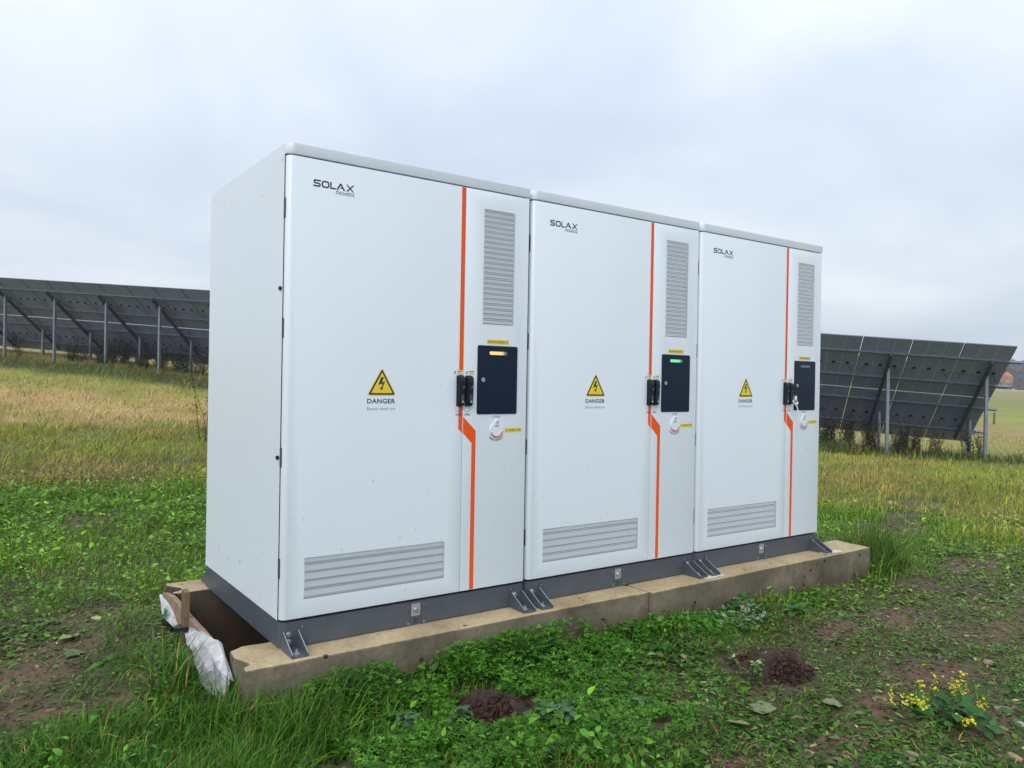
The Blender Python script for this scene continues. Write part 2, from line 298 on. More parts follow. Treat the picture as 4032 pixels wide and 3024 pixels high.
# ------------------------------------------------------------------ mesh helpers
class MB:
    def __init__(s): s.v = []; s.f = []; s.m = []; s.mats = []
    def mi(s, mat):
        if mat not in s.mats: s.mats.append(mat)
        return s.mats.index(mat)
    def face(s, pts, mat):
        b = len(s.v); s.v += [tuple(p) for p in pts]; s.f.append(tuple(range(b, b+len(pts)))); s.m.append(s.mi(mat))
    def mesh(s, vs, fs, mat):
        b = len(s.v); s.v += [tuple(p) for p in vs]; k = s.mi(mat)
        for f in fs: s.f.append(tuple(i+b for i in f)); s.m.append(k)
    def box(s, x0, x1, y0, y1, z0, z1, mat, T=None, skip=()):
        vs = [(x, y, z) for z in (z0, z1) for y in (y0, y1) for x in (x0, x1)]
        if T: vs = [T(*p) for p in vs]
        fs = [(0,2,3,1), (4,5,7,6), (0,1,5,4), (2,6,7,3), (0,4,6,2), (1,3,7,5)]
        s.mesh(vs, [f for i, f in enumerate(fs) if i not in skip], mat)
    def bar(s, a, b, wd, ht, mat, up=(0, 0, 1)):
        a = Vector(a); b = Vector(b); d = (b-a).normalized(); sx = d.cross(Vector(up)).normalized(); uz = sx.cross(d)
        vs = [tuple(p + sx*i*wd/2 + uz*j*ht/2) for p in (a, b) for j in (-1, 1) for i in (-1, 1)]
        s.mesh(vs, [(0,1,3,2), (4,6,7,5), (0,4,5,1), (2,3,7,6), (0,2,6,4), (1,5,7,3)], mat)
    def tube(s, pts, r, mat, n=6):
        pts = [Vector(p) for p in pts]; rs = r if hasattr(r, '__len__') else [r]*len(pts)
        vs = []; 
        for i, p in enumerate(pts):
            d = (pts[min(i+1, len(pts)-1)]-pts[max(i-1, 0)]).normalized()
            a = d.cross(Vector((.13, .27, .95))); a = a.normalized() if a.length > 1e-4 else Vector((1, 0, 0)); c = d.cross(a)
            for k in range(n):
                t = 2*math.pi*k/n; vs.append(tuple(p+(a*math.cos(t)+c*math.sin(t))*rs[i]))
        fs = [(i*n+k, i*n+(k+1) % n, (i+1)*n+(k+1) % n, (i+1)*n+k) for i in range(len(pts)-1) for k in range(n)]
        fs.append(tuple(range(n-1, -1, -1))); fs.append(tuple((len(pts)-1)*n+k for k in range(n)))
        s.mesh(vs, fs, mat)
    # front-facing (towards -Y) shapes in the XZ plane
    def plate(s, pts, y0, y1, mat):
        """prism, front at y0 (smaller y), back at y1; pts counter-clockwise seen from the front"""
        n = len(pts); vs = [(x, y0, z) for x, z in pts]+[(x, y1, z) for x, z in pts]
        fs = [tuple(range(n)), tuple(range(2*n-1, n-1, -1))]+[(i, n+i, n+(i+1) % n, (i+1) % n) for i in range(n)]
        s.mesh(vs, fs, mat)
    def flat(s, pts, y, mat): s.face([(x, y, z) for x, z in pts], mat)
    def stroke(s, pts, wd, y, mat, closed=False):
        n = len(pts); P = [np.array(p, float) for p in pts]; A = []; B = []
        for i in range(n):
            if closed: p0, p1 = P[i-1], P[(i+1) % n]
            else: p0, p1 = P[max(i-1, 0)], P[min(i+1, n-1)]
            d0 = P[i]-p0; d1 = p1-P[i]
            if np.linalg.norm(d0) < 1e-9: d0 = d1
            if np.linalg.norm(d1) < 1e-9: d1 = d0
            d0 /= np.linalg.norm(d0); d1 /= np.linalg.norm(d1)
            n0 = np.array((-d0[1], d0[0])); n1 = np.array((-d1[1], d1[0])); m = n0+n1; m /= max(np.linalg.norm(m), 1e-6)
            k = wd/2/max(m@n0, .35); A.append(P[i]+m*k); B.append(P[i]-m*k)
        for i in range(n if closed else n-1):
            j = (i+1) % n; s.flat([B[i], B[j], A[j], A[i]], y, mat)
    def disc(s, cx, cz, r, y, mat, n=20): s.flat([(cx+r*math.cos(2*math.pi*k/n), cz+r*math.sin(2*math.pi*k/n)) for k in range(n)], y, mat)
    def knob(s, cx, cz, r, y0, y1, mat, n=12): s.plate([(cx+r*math.cos(2*math.pi*k/n), cz+r*math.sin(2*math.pi*k/n)) for k in range(n)], y0, y1, mat)
    def text(s, txt, x0, x1, z0, z1, y, mat, bold=0.0):
        vs, fs = text_geo(txt, bold); a = np.array(vs); lo = a.min(0); hi = a.max(0)
        q = [(x0+(p[0]-lo[0])/(hi[0]-lo[0])*(x1-x0), y, z0+(p[1]-lo[1])/(hi[1]-lo[1])*(z1-z0)) for p in a]
        s.mesh(q, fs, mat)
    def build(s, name, parent=None, loc=(0, 0, 0), smooth=False):
        me = bpy.data.meshes.new(name); me.from_pydata(s.v, [], s.f)
        for m in s.mats: me.materials.append(m)
        me.polygons.foreach_set('material_index', s.m)
        if smooth: me.polygons.foreach_set('use_smooth', [True]*len(s.f))
        me.update()
        o = bpy.data.objects.new(name, me); COL.objects.link(o); o.location = loc
        if parent: o.parent = parent
        return o
_tc = {}
def text_geo(txt, bold=0.0):
    k = (txt, bold)
    if k in _tc: return _tc[k]
    cu = bpy.data.curves.new('t', 'FONT'); cu.body = txt; cu.size = 1; cu.resolution_u = 3; cu.offset = bold; cu.space_character = 1.08
    o = bpy.data.objects.new('t', cu); COL.objects.link(o)
    dg = bpy.context.evaluated_depsgraph_get(); me = bpy.data.meshes.new_from_object(o.evaluated_get(dg))
    vs = [(v.co.x, v.co.y) for v in me.vertices]; fs = [tuple(p.vertices) for p in me.polygons]
    # make all faces front (towards -Y once laid in XZ)
    ff = []
    for f in fs:
        a = sum(vs[f[i]][0]*vs[f[(i+1) % len(f)]][1]-vs[f[(i+1) % len(f)]][0]*vs[f[i]][1] for i in range(len(f)))
        ff.append(f if a > 0 else f[::-1])
    bpy.data.objects.remove(o); bpy.data.curves.remove(cu); bpy.data.meshes.remove(me)
    _tc[k] = (vs, ff); return _tc[k]
def tag(o, label=None, cat=None, group=None, kind=None):
    if label: o['label'] = label
    if cat: o['category'] = cat
    if group: o['group'] = group
    if kind: o['kind'] = kind
    return o
def empty(name, loc=(0, 0, 0), rz=0):
    o = bpy.data.objects.new(name, None); COL.objects.link(o); o.location = loc; o.rotation_euler = (0, 0, rz); o.empty_display_size = .1; return o
def copy_tree(o, parent=None):
    c = o.copy(); COL.objects.link(c); c.parent = parent
    for ch in [k for k in bpy.data.objects if k.parent == o]: copy_tree(ch, c)
    return c
def np_mesh(name, V, faces_list, colors, mat, parent=None, smooth=False):
    """V (n,3); faces_list: list of (m,k) index arrays; colors (n,3)"""
    me = bpy.data.meshes.new(name); me.vertices.add(len(V)); me.vertices.foreach_set('co', np.ascontiguousarray(V, np.float32).ravel())
    idx = np.concatenate([f.ravel() for f in faces_list]).astype(np.int32)
    tot = np.concatenate([np.full(len(f), f.shape[1]) for f in faces_list]).astype(np.int32); st = np.concatenate(([0], np.cumsum(tot)[:-1])).astype(np.int32)
    me.loops.add(len(idx)); me.loops.foreach_set('vertex_index', idx)
    me.polygons.add(len(tot)); me.polygons.foreach_set('loop_start', st); me.polygons.foreach_set('loop_total', tot)
    if smooth: me.polygons.foreach_set('use_smooth', np.ones(len(tot), bool))
    me.update(calc_edges=True)
    if colors is not None:
        a = me.color_attributes.new('Col', 'FLOAT_COLOR', 'POINT'); a.data.foreach_set('color', np.c_[colors, np.ones(len(V))].astype(np.float32).ravel())
    me.materials.append(mat)
    o = bpy.data.objects.new(name, me); COL.objects.link(o)
    if parent: o.parent = parent
    return o

# ------------------------------------------------------------------ ground sheet
def axis(lo, hi, fine, far):
    a = list(np.arange(lo, hi, fine)); s = fine
    x = hi
    while x < far: a.append(x); s *= 1.09; x += s
    a.append(far); b = []; s = fine; x = lo-fine
    while x > -far: b.append(x); s *= 1.09; x -= s
    b.append(-far); return np.array(b[::-1]+a)
gx = axis(-2.2, 6.5, .04, 640); gy = axis(-2.8, 4.2, .04, 640)
GX, GY = np.meshgrid(gx, gy); fx, fy = GX.ravel(), GY.ravel()
GZ = ground(fx, fy)
lush, yg, tan, strip, soil, tramp, beyond = zones(fx, fy)
gc = plant_color(fx, fy)
dcam = np.hypot(fx-CAM.x, fy-CAM.y)
under = np.clip(1-sstep(9, 20, dcam), 0, 1)           # near the camera one looks between the blades on to earth
gsoil = C_SOIL*(.75+.5*vnoise(fx, fy, .3, 20)[:, None])*(.28+.62*np.maximum(soil, tramp*.45))[:, None]  # earth darkened beneath the grass, shade between blades put into its colour
gsoil = gsoil*(1-(vnoise(fx, fy, .22, 21)*.6)[:, None]) + np.array((.045,.06,.012))*(vnoise(fx, fy, .22, 21)*.6)[:, None]
k = np.maximum(under*.9, soil)[:, None]
gc = gc*(1-k)+gsoil*k
farf = sstep(40, 110, dcam)
band = vnoise(fx*.3, fy, 40., 22)
gc = gc*(1-farf)[:, None] + (np.array((.15,.20,.018))*(1-band)[:, None]+C_TAN*.7*band[:, None])*farf[:, None]
gc = np.where((sstep(230, 300, dcam) > .5)[:, None], C_TAN*.85, gc)
gc[(fx > -.2) & (fx < 4.25) & (fy > .1) & (fy < 1.2)] = (.022, .016, .013)  # pit earth near black, the shade under the cabinets painted in
ny, nx = GX.shape; ii = np.arange(ny*nx).reshape(ny, nx)
quads = np.stack([ii[:-1, :-1], ii[:-1, 1:], ii[1:, 1:], ii[1:, :-1]], -1).reshape(-1, 4)
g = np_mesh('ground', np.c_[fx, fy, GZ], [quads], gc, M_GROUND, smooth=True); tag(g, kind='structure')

# ------------------------------------------------------------------ scattered vegetation
def inst(tv, tf, pos, az, tilt, roll, scale, col, colvar=None, shade=None):
    """many copies of a small leaf template; tv (k,3), tf list of arrays"""
    n = len(pos); k = len(tv); s = np.broadcast_to(np.asarray(scale, float).reshape(n, -1), (n, 3)) if np.ndim(scale) else np.full((n, 3), scale)
    v = tv[None]*s[:, None, :]
    cr_, sr = np.cos(roll)[:, None], np.sin(roll)[:, None]
    x, y, z = v[..., 0], v[..., 1], v[..., 2]
    y, z = y*cr_-z*sr, y*sr+z*cr_                     # roll about x (leaf axis)
    ct, st = np.cos(tilt)[:, None], np.sin(tilt)[:, None]
    x, z = x*ct-z*st, x*st+z*ct                       # tilt up
    ca, sa = np.cos(az)[:, None], np.sin(az)[:, None]
    x, y = x*ca-y*sa, x*sa+y*ca
    V = np.stack([x, y, z], -1)+pos[:, None, :]
    faces = [(f[None]+(np.arange(n)*k)[:, None, None]).reshape(-1, f.shape[1]) for f in tf]
    C = np.repeat(col, k, 0)
    return V.reshape(-1, 3), faces, C
def join(parts):
    V = []; F = {}; C = []; b = 0
    for v, fs, c in parts:
        V.append(v); C.append(c)
        for f in fs: F.setdefault(f.shape[1], []).append(f+b)
        b += len(v)
    return np.concatenate(V), [np.concatenate(f) for f in F.values()], np.concatenate(C)
def blades(pos, h, wd, az, lean, col):
    """curved blades, 7 verts each"""
    n = len(pos); d = np.stack([np.cos(az), np.sin(az), np.zeros(n)], 1); sd_ = np.stack([-np.sin(az+rng.normal(0, .6, n)), np.cos(az), np.zeros(n)], 1)
    V = np.empty((n, 7, 3)); ts = [0, .4, .75, 1.0]
    for i, t in enumerate(ts):
        out_ = lean*t**1.7; c = pos + d*(h*out_)[:, None]; c = c+np.array((0, 0, 1.))*(h*t*(1-.45*np.clip(lean, 0, 1.6)*t))[:, None]
        if i == 3: V[:, 6] = c
        else:
            ww = (wd*(1-.25*i)/2)[:, None]; V[:, 2*i] = c-sd_*ww; V[:, 2*i+1] = c+sd_*ww
    b = (np.arange(n)*7)[:, None]
    q = np.concatenate([b+np.array([[0, 1, 3, 2]]), b+np.array([[2, 3, 5, 4]])]); t3 = b+np.array([[4, 5, 6]])
    return V.reshape(-1, 3), [q, t3], np.repeat(col, 7, 0)
def fan_points(n, r0, r1, power=1.0, half=R(50)):
    """points in front of the camera; power: density ~ 1/r^power"""
    a = YAW + rng.uniform(-half, half, n); u = rng.uniform(0, 1, n)
    p = 2-power
    r = (r0**p+(r1**p-r0**p)*u)**(1/p) if abs(p) > 1e-6 else r0*(r1/r0)**u
    return CAM.x+np.sin(a)*r, CAM.y+np.cos(a)*r, r
def on_pad(x, y, m=0.0):
    return (x > -.21-m) & (x < 4.30+m) & (y > -.185-m) & (y < 1.40+m)
def under_cab(x, y): return on_pad(x, y)
def cvar(n, a=.3, hue=.12):
    v = np.exp(rng.normal(0, a, n)); c = np.stack([v*(1+rng.normal(0, hue, n)), v, v*(1+rng.normal(0, hue, n))], 1); return np.clip(c, .2, 2.4)
def tall_mask(x, y):
    m = np.zeros_like(x)
    for cx, cy, rx, ry, a in [(-.26,-.18,.22,.20,1),(-.36,.15,.11,.25,.55),(-.10,-.42,.25,.15,.9),(-.46,.70,.14,.5,.30),(.15,-.36,.22,.13,.6),(4.62,.02,.24,.30,1.3),(4.42,-.24,.16,.09,1.0),(5.0,.3,.4,.3,.5),(-.6,-.1,.3,.3,.45),(-.42,-.62,.35,.22,.5)]:
        m = np.maximum(m, a*np.exp(-(((x-cx)/rx)**2+((y-cy)/ry)**2)))
    return m
def clover_mask(x, y):
    a = np.exp(-(((x-.62)/.75)**4)) * sstep(-1.15, -.9, y+.35*np.abs(x-.6)*0+ .22*np.clip(x-.7, 0, 1))*(y < -.18)*(x > .02)
    b = (x > .9)*(1-sstep(3.1, 3.6, x))*(y < -.18)*sstep(-.62, -.38, y-.06*np.clip(x-1, 0, 3))*(vnoise(x, y, .25, 31) > .28)
    return np.clip(np.maximum(a, b*.85), 0, 1)*(vnoise(x, y, .10, 32) > .25)
parts = []
# 1. blades
for (n, r0, r1, pw, hs, ws) in [(240000, 2.4, 9.5, 1.3, 1.0, 1.15), (120000, 8.5, 16, 1.2, 1.35, 2.2), (110000, 14, 40, 1.3, 1.5, 3.8)]:
    x, y, r = fan_points(n, r0, r1, pw)
    lu, yg_, ta, stp, so, tr, be = zones(x, y)
    tall = tall_mask(x, y); clv = clover_mask(x, y)
    keep = rng.uniform(size=n) < (1-.96*so)*(1-.55*tr*(1-.8*tall))*(1-.5*clv)*(.45+.55*sstep(.25, .6, vnoise(x, y, .3, 33)+tall))*(1-be*.45)
    keep &= ~on_pad(x, y); keep &= ~((x > -.30) & (x < 0) & (y > .05) & (y < 1.25)); keep &= ~((x > -.42) & (x < 0) & (y > .25) & (y < 1.25) & (rng.uniform(size=n) < .5))
    for (mx_, my_, mr, mh) in MOUNDS: keep &= np.hypot(x-mx_, y-my_) > mr*.85
    x, y, r = x[keep], y[keep], r[keep]; m = len(x)
    lu, yg_, ta, stp, so, tr, be = zones(x, y); tall = tall_mask(x, y)
    h = (.035+.035*lu+.045*yg_+.015*ta+.10*stp+.17*tall)*(1-.55*tr*(1-tall))*rng.uniform(.5, 1.5, m)*hs*(.65+.8*vnoise(x, y, .55, 46))
    wd = rng.uniform(.0022, .0048, m)*ws*(1+.5*tall)
    lean = np.clip(rng.normal(.65, .35, m)+.9*tr*(1-tall)+.35*(ta+yg_*.5)*(1-lu), .05, 1.9)
    az = rng.uniform(0, 2*math.pi, m) + 0
    az = np.where(rng.uniform(size=m) < .45, rng.normal(.3, .7, m), az)      # combed one way, as trodden grass is
    c = plant_color(x, y)*cvar(m, .55, .12)
    dead = rng.uniform(size=m) < (.05+.10*tr+.12*yg_)*(1-.75*np.clip(tall, 0, 1))
    c = c*(1-.5*np.clip(tall, 0, 1)*(x > 3.8))[:, None]
    c[dead] = C_TAN*cvar(m, .3, .05)[dead]*.9
    lim = rng.uniform(size=m) < .10*lu*(1-tr); c[lim] *= np.array((1.7, 1.5, 1.0))
    parts.append(blades(np.c_[x, y, ground(x, y)-.004], h, wd, az, lean, c))
gobj = np_mesh('grass', *join(parts), M_FOL); tag(gobj, 'short wet meadow grass, green near the cabinets and straw coloured farther off', 'grass', kind='stuff')

# 2. clover
def leaf_t(n=4, wmax=.5, fold=.12, droop=.15):
    """ovate leaf along +x, length 1"""
    xs = np.linspace(0, 1, n+1); vs = [(0, 0, 0)]; fs = []
    for i in range(1, n):
        t = xs[i]; wv = wmax*math.sin(math.pi*t**.8)*.5+.02
        vs += [(t, -wv, fold*wv*2-droop*t*t), (t, 0, -droop*t*t), (t, wv, fold*wv*2-droop*t*t)]
    vs.append((1, 0, -droop)); k = len(vs)-1
    q = []; t3 = [(0, 1, 2), (0, 2, 3)]
    for i in range(n-2):
        a = 1+3*i; q += [(a, a+3, a+4, a+1), (a+1, a+4, a+5, a+2)]
    a = 1+3*(n-2); t3 += [(a, k, a+1), (a+1, k, a+2)]
    return np.array(vs), [np.array(t3)]+([np.array(q)] if q else [])
def trefoil():
    V = []; T = []; 
    for k in range(3):
        a = 2*math.pi*k/3; c, s = math.cos(a), math.sin(a); b = len(V)
        for (x, y, z) in [(0, 0, 0), (.55, -.42, .10), (.95, -.36, .04), (.86, 0, -.02), (.95, .36, .04), (.55, .42, .10)]:
            V.append((x*c-y*s, x*s+y*c, z))
        T += [(b, b+1, b+2), (b, b+2, b+3), (b, b+3, b+4), (b, b+4, b+5)]
    return np.array(V), [np.array(T)]
tv, tf = trefoil()
n = 90000; x = rng.uniform(-.1, 3.8, n); y = rng.uniform(-1.3, -.17, n)
cm = clover_mask(x, y); keep = (rng.uniform(size=n) < cm)&~on_pad(x, y)
for (mx_, my_, mr, mh) in MOUNDS: keep &= np.hypot(x-mx_, y-my_) > mr*(.8+.25*rng.uniform(size=n))
x, y = x[keep], y[keep]; m = len(x)
hump = (.03+.10*np.exp(-((y+.24)/.12)**2)*sstep(.25, .6, vnoise(x, y, .22, 35))*(x < 3.3)*(.5+.5*(x < 1.9)) + .035*vnoise(x, y, .15, 36))
hz = ground(x, y)+hump*rng.uniform(.25, 1.0, m)**.6
col = np.array((.070,.195,.018))*cvar(m, .36, .12)*(1+.5*(vnoise(x, y, .3, 37)-.5))[:, None]
white = rng.uniform(size=m) < .42*np.exp(-(((x-2.66)/.22)**2+((y+.36)/.13)**2)); col[white] = np.array((.45,.50,.44))*cvar(m, .2, .03)[white]
cl = inst(tv, tf, np.c_[x, y, hz], rng.uniform(0, 6.28, m), rng.normal(0, .35, m), rng.normal(0, .35, m), rng.uniform(.007, .0145, m), col)
np_mesh('clover', *cl, M_FOL); tag(bpy.data.objects['clover'], 'dense patch of small three leaved clover along the front of the concrete beams', 'clover', kind='stuff')

# 3. low broad-leaved weeds and trodden leaves
lv, lf = leaf_t(4, .5, .18, .25)
n = 150000; x, y, r = fan_points(n, 2.5, 10.5, 1.2)
lu, yg_, ta, stp, so, tr, be = zones(x, y)
pr = (.75*sstep(.35, .65, vnoise(x, y, .5, 41))*lu+.25)*(1-.85*so)*(1-.5*tall_mask(x, y))
pr = np.clip(pr*np.where((y > 1.2) & (x < 2.5), 1.3, .75)*(1+.9*tr), 0, 1)
keep = (rng.uniform(size=n) < pr) & ~on_pad(x, y)
for (mx_, my_, mr, mh) in MOUNDS: keep &= np.hypot(x-mx_, y-my_) > mr
x, y, r = x[keep], y[keep], r[keep]; m = len(x); tr = zones(x, y)[5]
z = ground(x, y)+rng.uniform(0, 1, m)**1.5*(.075*(1-tr)+.012)*(1+.5*(y > 1.5))
col = plant_color(x, y)*np.array((1.2, 1.25, 1.6))*cvar(m, .42, .14)*(1-.30*tr)[:, None]
grey = rng.uniform(size=m) < .22*tr; col[grey] = np.array((.14,.16,.07))*cvar(m, .3, .06)[grey]
bz = rng.uniform(size=m) < .07; col[bz] *= np.array((1.6, 1.35, 1.2))
sc_ = .010+.032*rng.uniform(0, 1, m)**1.8*(1+.5*(r > 6))+.012*(vnoise(x, y, .35, 45) > .6)
tilt = rng.normal(.25, .45, m)*(1-.75*tr)
we = inst(lv, lf, np.c_[x, y, z], rng.uniform(0, 6.28, m), tilt, rng.normal(0, .45, m)*(1-.6*tr), sc_, col)
np_mesh('weed_leaves', *we, M_FOL); tag(bpy.data.objects['weed_leaves'], 'low broad leaved weeds covering the earth around the cabinets', 'weeds', kind='stuff')

# 4. litter: dead leaf scraps and clods on bare earth
n = 60000; x, y, r = fan_points(n, 2.5, 9, 1.2)
lu, yg_, ta, stp, so, tr, be = zones(x, y)
keep = (rng.uniform(size=n) < np.clip(.22+.55*tr+.12*so, 0, 1)*.8) & ~on_pad(x, y); x, y = x[keep], y[keep]; m = len(x)
pal = np.array([(.12,.15,.035), (.09,.060,.042), (.24,.23,.09), (.06,.12,.015), (.10,.15,.03)])
col = pal[rng.integers(0, 5, m)]*cvar(m, .28, .06)
li = inst(lv, lf, np.c_[x, y, ground(x, y)+.004], rng.normal(.2, 1.0, m), rng.normal(.05, .16, m), rng.normal(0, .35, m), np.c_[rng.uniform(.01, .05, m), rng.uniform(.008, .028, m), rng.uniform(.01, .03, m)], col)
np_mesh('leaf_litter', *li, M_DRY); tag(bpy.data.objects['leaf_litter'], 'flattened dead leaves and mown scraps on the muddy ground', 'leaf litter', kind='stuff')
n = 36000; x, y, r = fan_points(n, 2.5, 9, 1.2); so = soil_mask(x, y)
keep = (rng.uniform(size=n) < .12+.6*so) & ~on_pad(x, y); x, y = x[keep], y[keep]; m = len(x)
ov = np.array([(1,0,0),(-1,0,0),(0,1,0),(0,-1,0),(0,0,1),(0,0,-1)], float)*np.array((1,.8,.6)); of = [np.array([(0,2,4),(2,1,4),(1,3,4),(3,0,4),(2,0,5),(1,2,5),(3,1,5),(0,3,5)])]
cl = inst(ov, of, np.c_[x, y, ground(x, y)+.001], rng.uniform(0, 6.28, m), rng.normal(0, .4, m), rng.normal(0, .4, m), rng.uniform(0, 1, m)**3*.014+.0025, C_SOIL*cvar(m, .35, .05)*.8)
np_mesh('earth_crumbs', *cl, M_DRY); tag(bpy.data.objects['earth_crumbs'], 'small crumbs of brown earth scattered on the bare patches', 'earth', kind='stuff')

# ------------------------------------------------------------------ the three cabinets
W_, D_, H_, HB = 1.2744, 1.2153, 2.15, .119
GAP = (.0202, .0229)
def bev_box(x0, x1, y0, y1, z0, z1, big, small=.003, seg=6, right=False):
    """box with the front-left vertical edge rounded; returns bmesh"""
    bm = bmesh.new(); vs = [bm.verts.new((x, y, z)) for z in (z0, z1) for y in (y0, y1) for x in (x0, x1)]
    for f in [(0,2,3,1), (4,5,7,6), (0,1,5,4), (2,6,7,3), (0,4,6,2), (1,3,7,5)]: bm.faces.new([vs[i] for i in f])
    bm.normal_update()
    ed = [e_ for e_ in bm.edges if {e_.verts[0], e_.verts[1]} == {vs[0], vs[4]}]
    bmesh.ops.bevel(bm, geom=ed, offset=big, segments=seg, profile=.5, affect='EDGES')
    bm.normal_update()
    ed = [e_ for e_ in bm.edges if len(e_.link_faces) == 2 and e_.calc_face_angle(0) > R(60) and min(v.co.y for v in e_.verts) < y0+big+.001 and max(v.co.y for v in e_.verts) < y1-.001]
    if small: bmesh.ops.bevel(bm, geom=ed, offset=small, segments=2, profile=.5, affect='EDGES')
    bm.normal_update(); return bm
def bm_obj(bm, name, mat, parent=None, smooth_angle=None):
    me = bpy.data.meshes.new(name)
    for f in bm.faces: f.smooth = max(abs(f.normal.x), abs(f.normal.y), abs(f.normal.z)) < .97
    bm.to_mesh(me); bm.free(); me.materials.append(mat)
    try: me.set_sharp_from_angle(angle=R(28))
    except Exception: pass
    o = bpy.data.objects.new(name, me); COL.objects.link(o)
    if parent: o.parent = parent
    return o
def cut_window(bm, y0, hx0, hx1, hz0, hz1):
    """replace the flat front face by four faces round a rectangular opening"""
    fr = max((f for f in bm.faces if f.normal.y < -.99), key=lambda f: f.calc_area())
    cs = [v.co.copy() for v in fr.verts]; vv = list(fr.verts)
    cx = sum(c.x for c in cs)/len(cs); cz = sum(c.z for c in cs)/len(cs)
    corner = {}
    for v in vv:
        corner.setdefault((v.co.x > cx, v.co.z > cz), []).append(v)
    order = [(False, False), (True, False), (True, True), (False, True)]
    inner = {(a, b): bm.verts.new(((hx1 if a else hx0), y0, (hz1 if b else hz0))) for a, b in order}
    bmesh.ops.delete(bm, geom=[fr], context='FACES_ONLY')
    co = {k_: min(v_, key=lambda v: (v.co-Vector((hx1 if k_[0] else hx0, y0, hz1 if k_[1] else hz0))).length) for k_, v_ in corner.items()}
    for i in range(4):
        a, b = order[i], order[(i+1) % 4]
        bm.faces.new([co[a], co[b], inner[b], inner[a]])
    bm.normal_update()
def perforated(name, x0, x1, z0, z1, y, ncol, nrow, pitch_slat, parent):
    mb = MB(); p = (x1-x0)/(ncol+.5); q = (z1-z0)/nrow; hr = p*.44; V = []; F = []
    for j in range(nrow):
        zc = z1-(j+.5)*q; off = 0 if j % 2 == 0 else p/2
        if off: mb.face([(x0, y, zc-q/2), (x0+off, y, zc-q/2), (x0+off, y, zc+q/2), (x0, y, zc+q/2)], M_WHITE)
        else: mb.face([(x1-p/2, y, zc-q/2), (x1, y, zc-q/2), (x1, y, zc+q/2), (x1-p/2, y, zc+q/2)], M_WHITE)
        for i in range(ncol):
            xc = x0+off+(i+.5)*p
            hx = [(xc+hr*math.cos(R(60*k+30)), zc+hr*1.0*math.sin(R(60*k+30))) for k in range(6)]
            oc = [(xc+p/2, zc+q/2), (xc, zc+q/2), (xc-p/2, zc+q/2), (xc-p/2, zc-q/2), (xc, zc-q/2), (xc+p/2, zc-q/2)]
            b = len(V); V += [(a, y, c) for a, c in hx]+[(a, y, c) for a, c in oc]+[(a, y+.0012, c) for a, c in hx]
            for k in range(6):
                l = (k+1) % 6; F.append((b+k, b+6+k, b+6+l, b+l)); F.append((b+k, b+l, b+12+l, b+12+k))
    mb.mesh(V, F, M_WHITE)
    z = z0+pitch_slat*.3
    while z < z1:
        mb.mesh([(x0-.004, y+.006, z), (x1+.004, y+.006, z), (x1+.004, y+.019, min(z+pitch_slat*.56, z1+.004)), (x0-.004, y+.019, min(z+pitch_slat*.56, z1+.004))], [(0, 1, 2, 3)], M_SLAT)
        z += pitch_slat
    mb.face([(x0-.006, y+.021, z0-.006), (x1+.006, y+.021, z0-.006), (x1+.006, y+.021, z1+.006), (x0-.006, y+.021, z1+.006)], M_INSIDE)
    return mb.build(name, parent)
def rrect(x0, x1, z0, z1, r, n=4):
    pts = []
    for (cx, cz, a0) in [(x1-r, z0+r, -90), (x1-r, z1-r, 0), (x0+r, z1-r, 90), (x0+r, z0+r, 180)]:
        for k in range(n+1):
            a = R(a0+90*k/n); pts.append((cx+r*math.cos(a), cz+r*math.sin(a)))
    return pts
def hexbolt(mb, cx, cz, y, r=.009, l=.009, mat=None):
    mat = mat or M_STEEL
    mb.knob(cx, cz, r*1.45, y-.002, y, mat, 14); mb.knob(cx, cz, r, y-l, y-.002, mat, 6)

def indicator(kind):
    m, nt, b, o = newmat('indicator_'+kind)
    t = N(nt, 'ShaderNodeTexCoord'); s = N(nt, 'ShaderNodeSeparateXYZ'); L(nt, t.outputs['Object'], s.inputs[0])
    r = N(nt, 'ShaderNodeMapRange'); L(nt, s.outputs['X'], r.inputs['Value']); r.interpolation_type = 'SMOOTHSTEP'
    r.inputs['From Min'].default_value = 1.105; r.inputs['From Max'].default_value = 1.138; r.inputs['To Min'].default_value = 1; r.inputs['To Max'].default_value = 0
    b.inputs['Base Color'].default_value = (.13,.14,.19, 1); b.inputs['Roughness'].default_value = .3
    if kind != 'off':
        b.inputs['Emission Color'].default_value = {'amber': (1, .62, .10, 1), 'green': (.08, .85, .22, 1)}[kind]
        mu = N(nt, 'ShaderNodeMath', operation='MULTIPLY'); mu.inputs[1].default_value = .95; L(nt, r.outputs[0], mu.inputs[0]); L(nt, mu.outputs[0], b.inputs['Emission Strength'])
    return m
def indicator_mesh(kind):
    mb = MB(); mb.plate(rrect(1.0382, 1.1444, 1.2862, 1.3028, .007), -.0056, -.004, indicator(kind)); return mb
def name_label(n):
    mb = MB(); mb.plate([(1.0243, 1.3403), (1.1550, 1.3408), (1.1552, 1.3624), (1.0243, 1.3622)], -.0008, -.0001, M_YEL)
    mb.text('SALVESTUSSEADE', 1.0285, 1.1345, 1.3462, 1.3566, -.0012, M_INK, .012); mb.text(str(n), 1.1435 + (0 if n != 1 else .002), 1.1495, 1.3462, 1.3566, -.0012, M_INK, .012); return mb

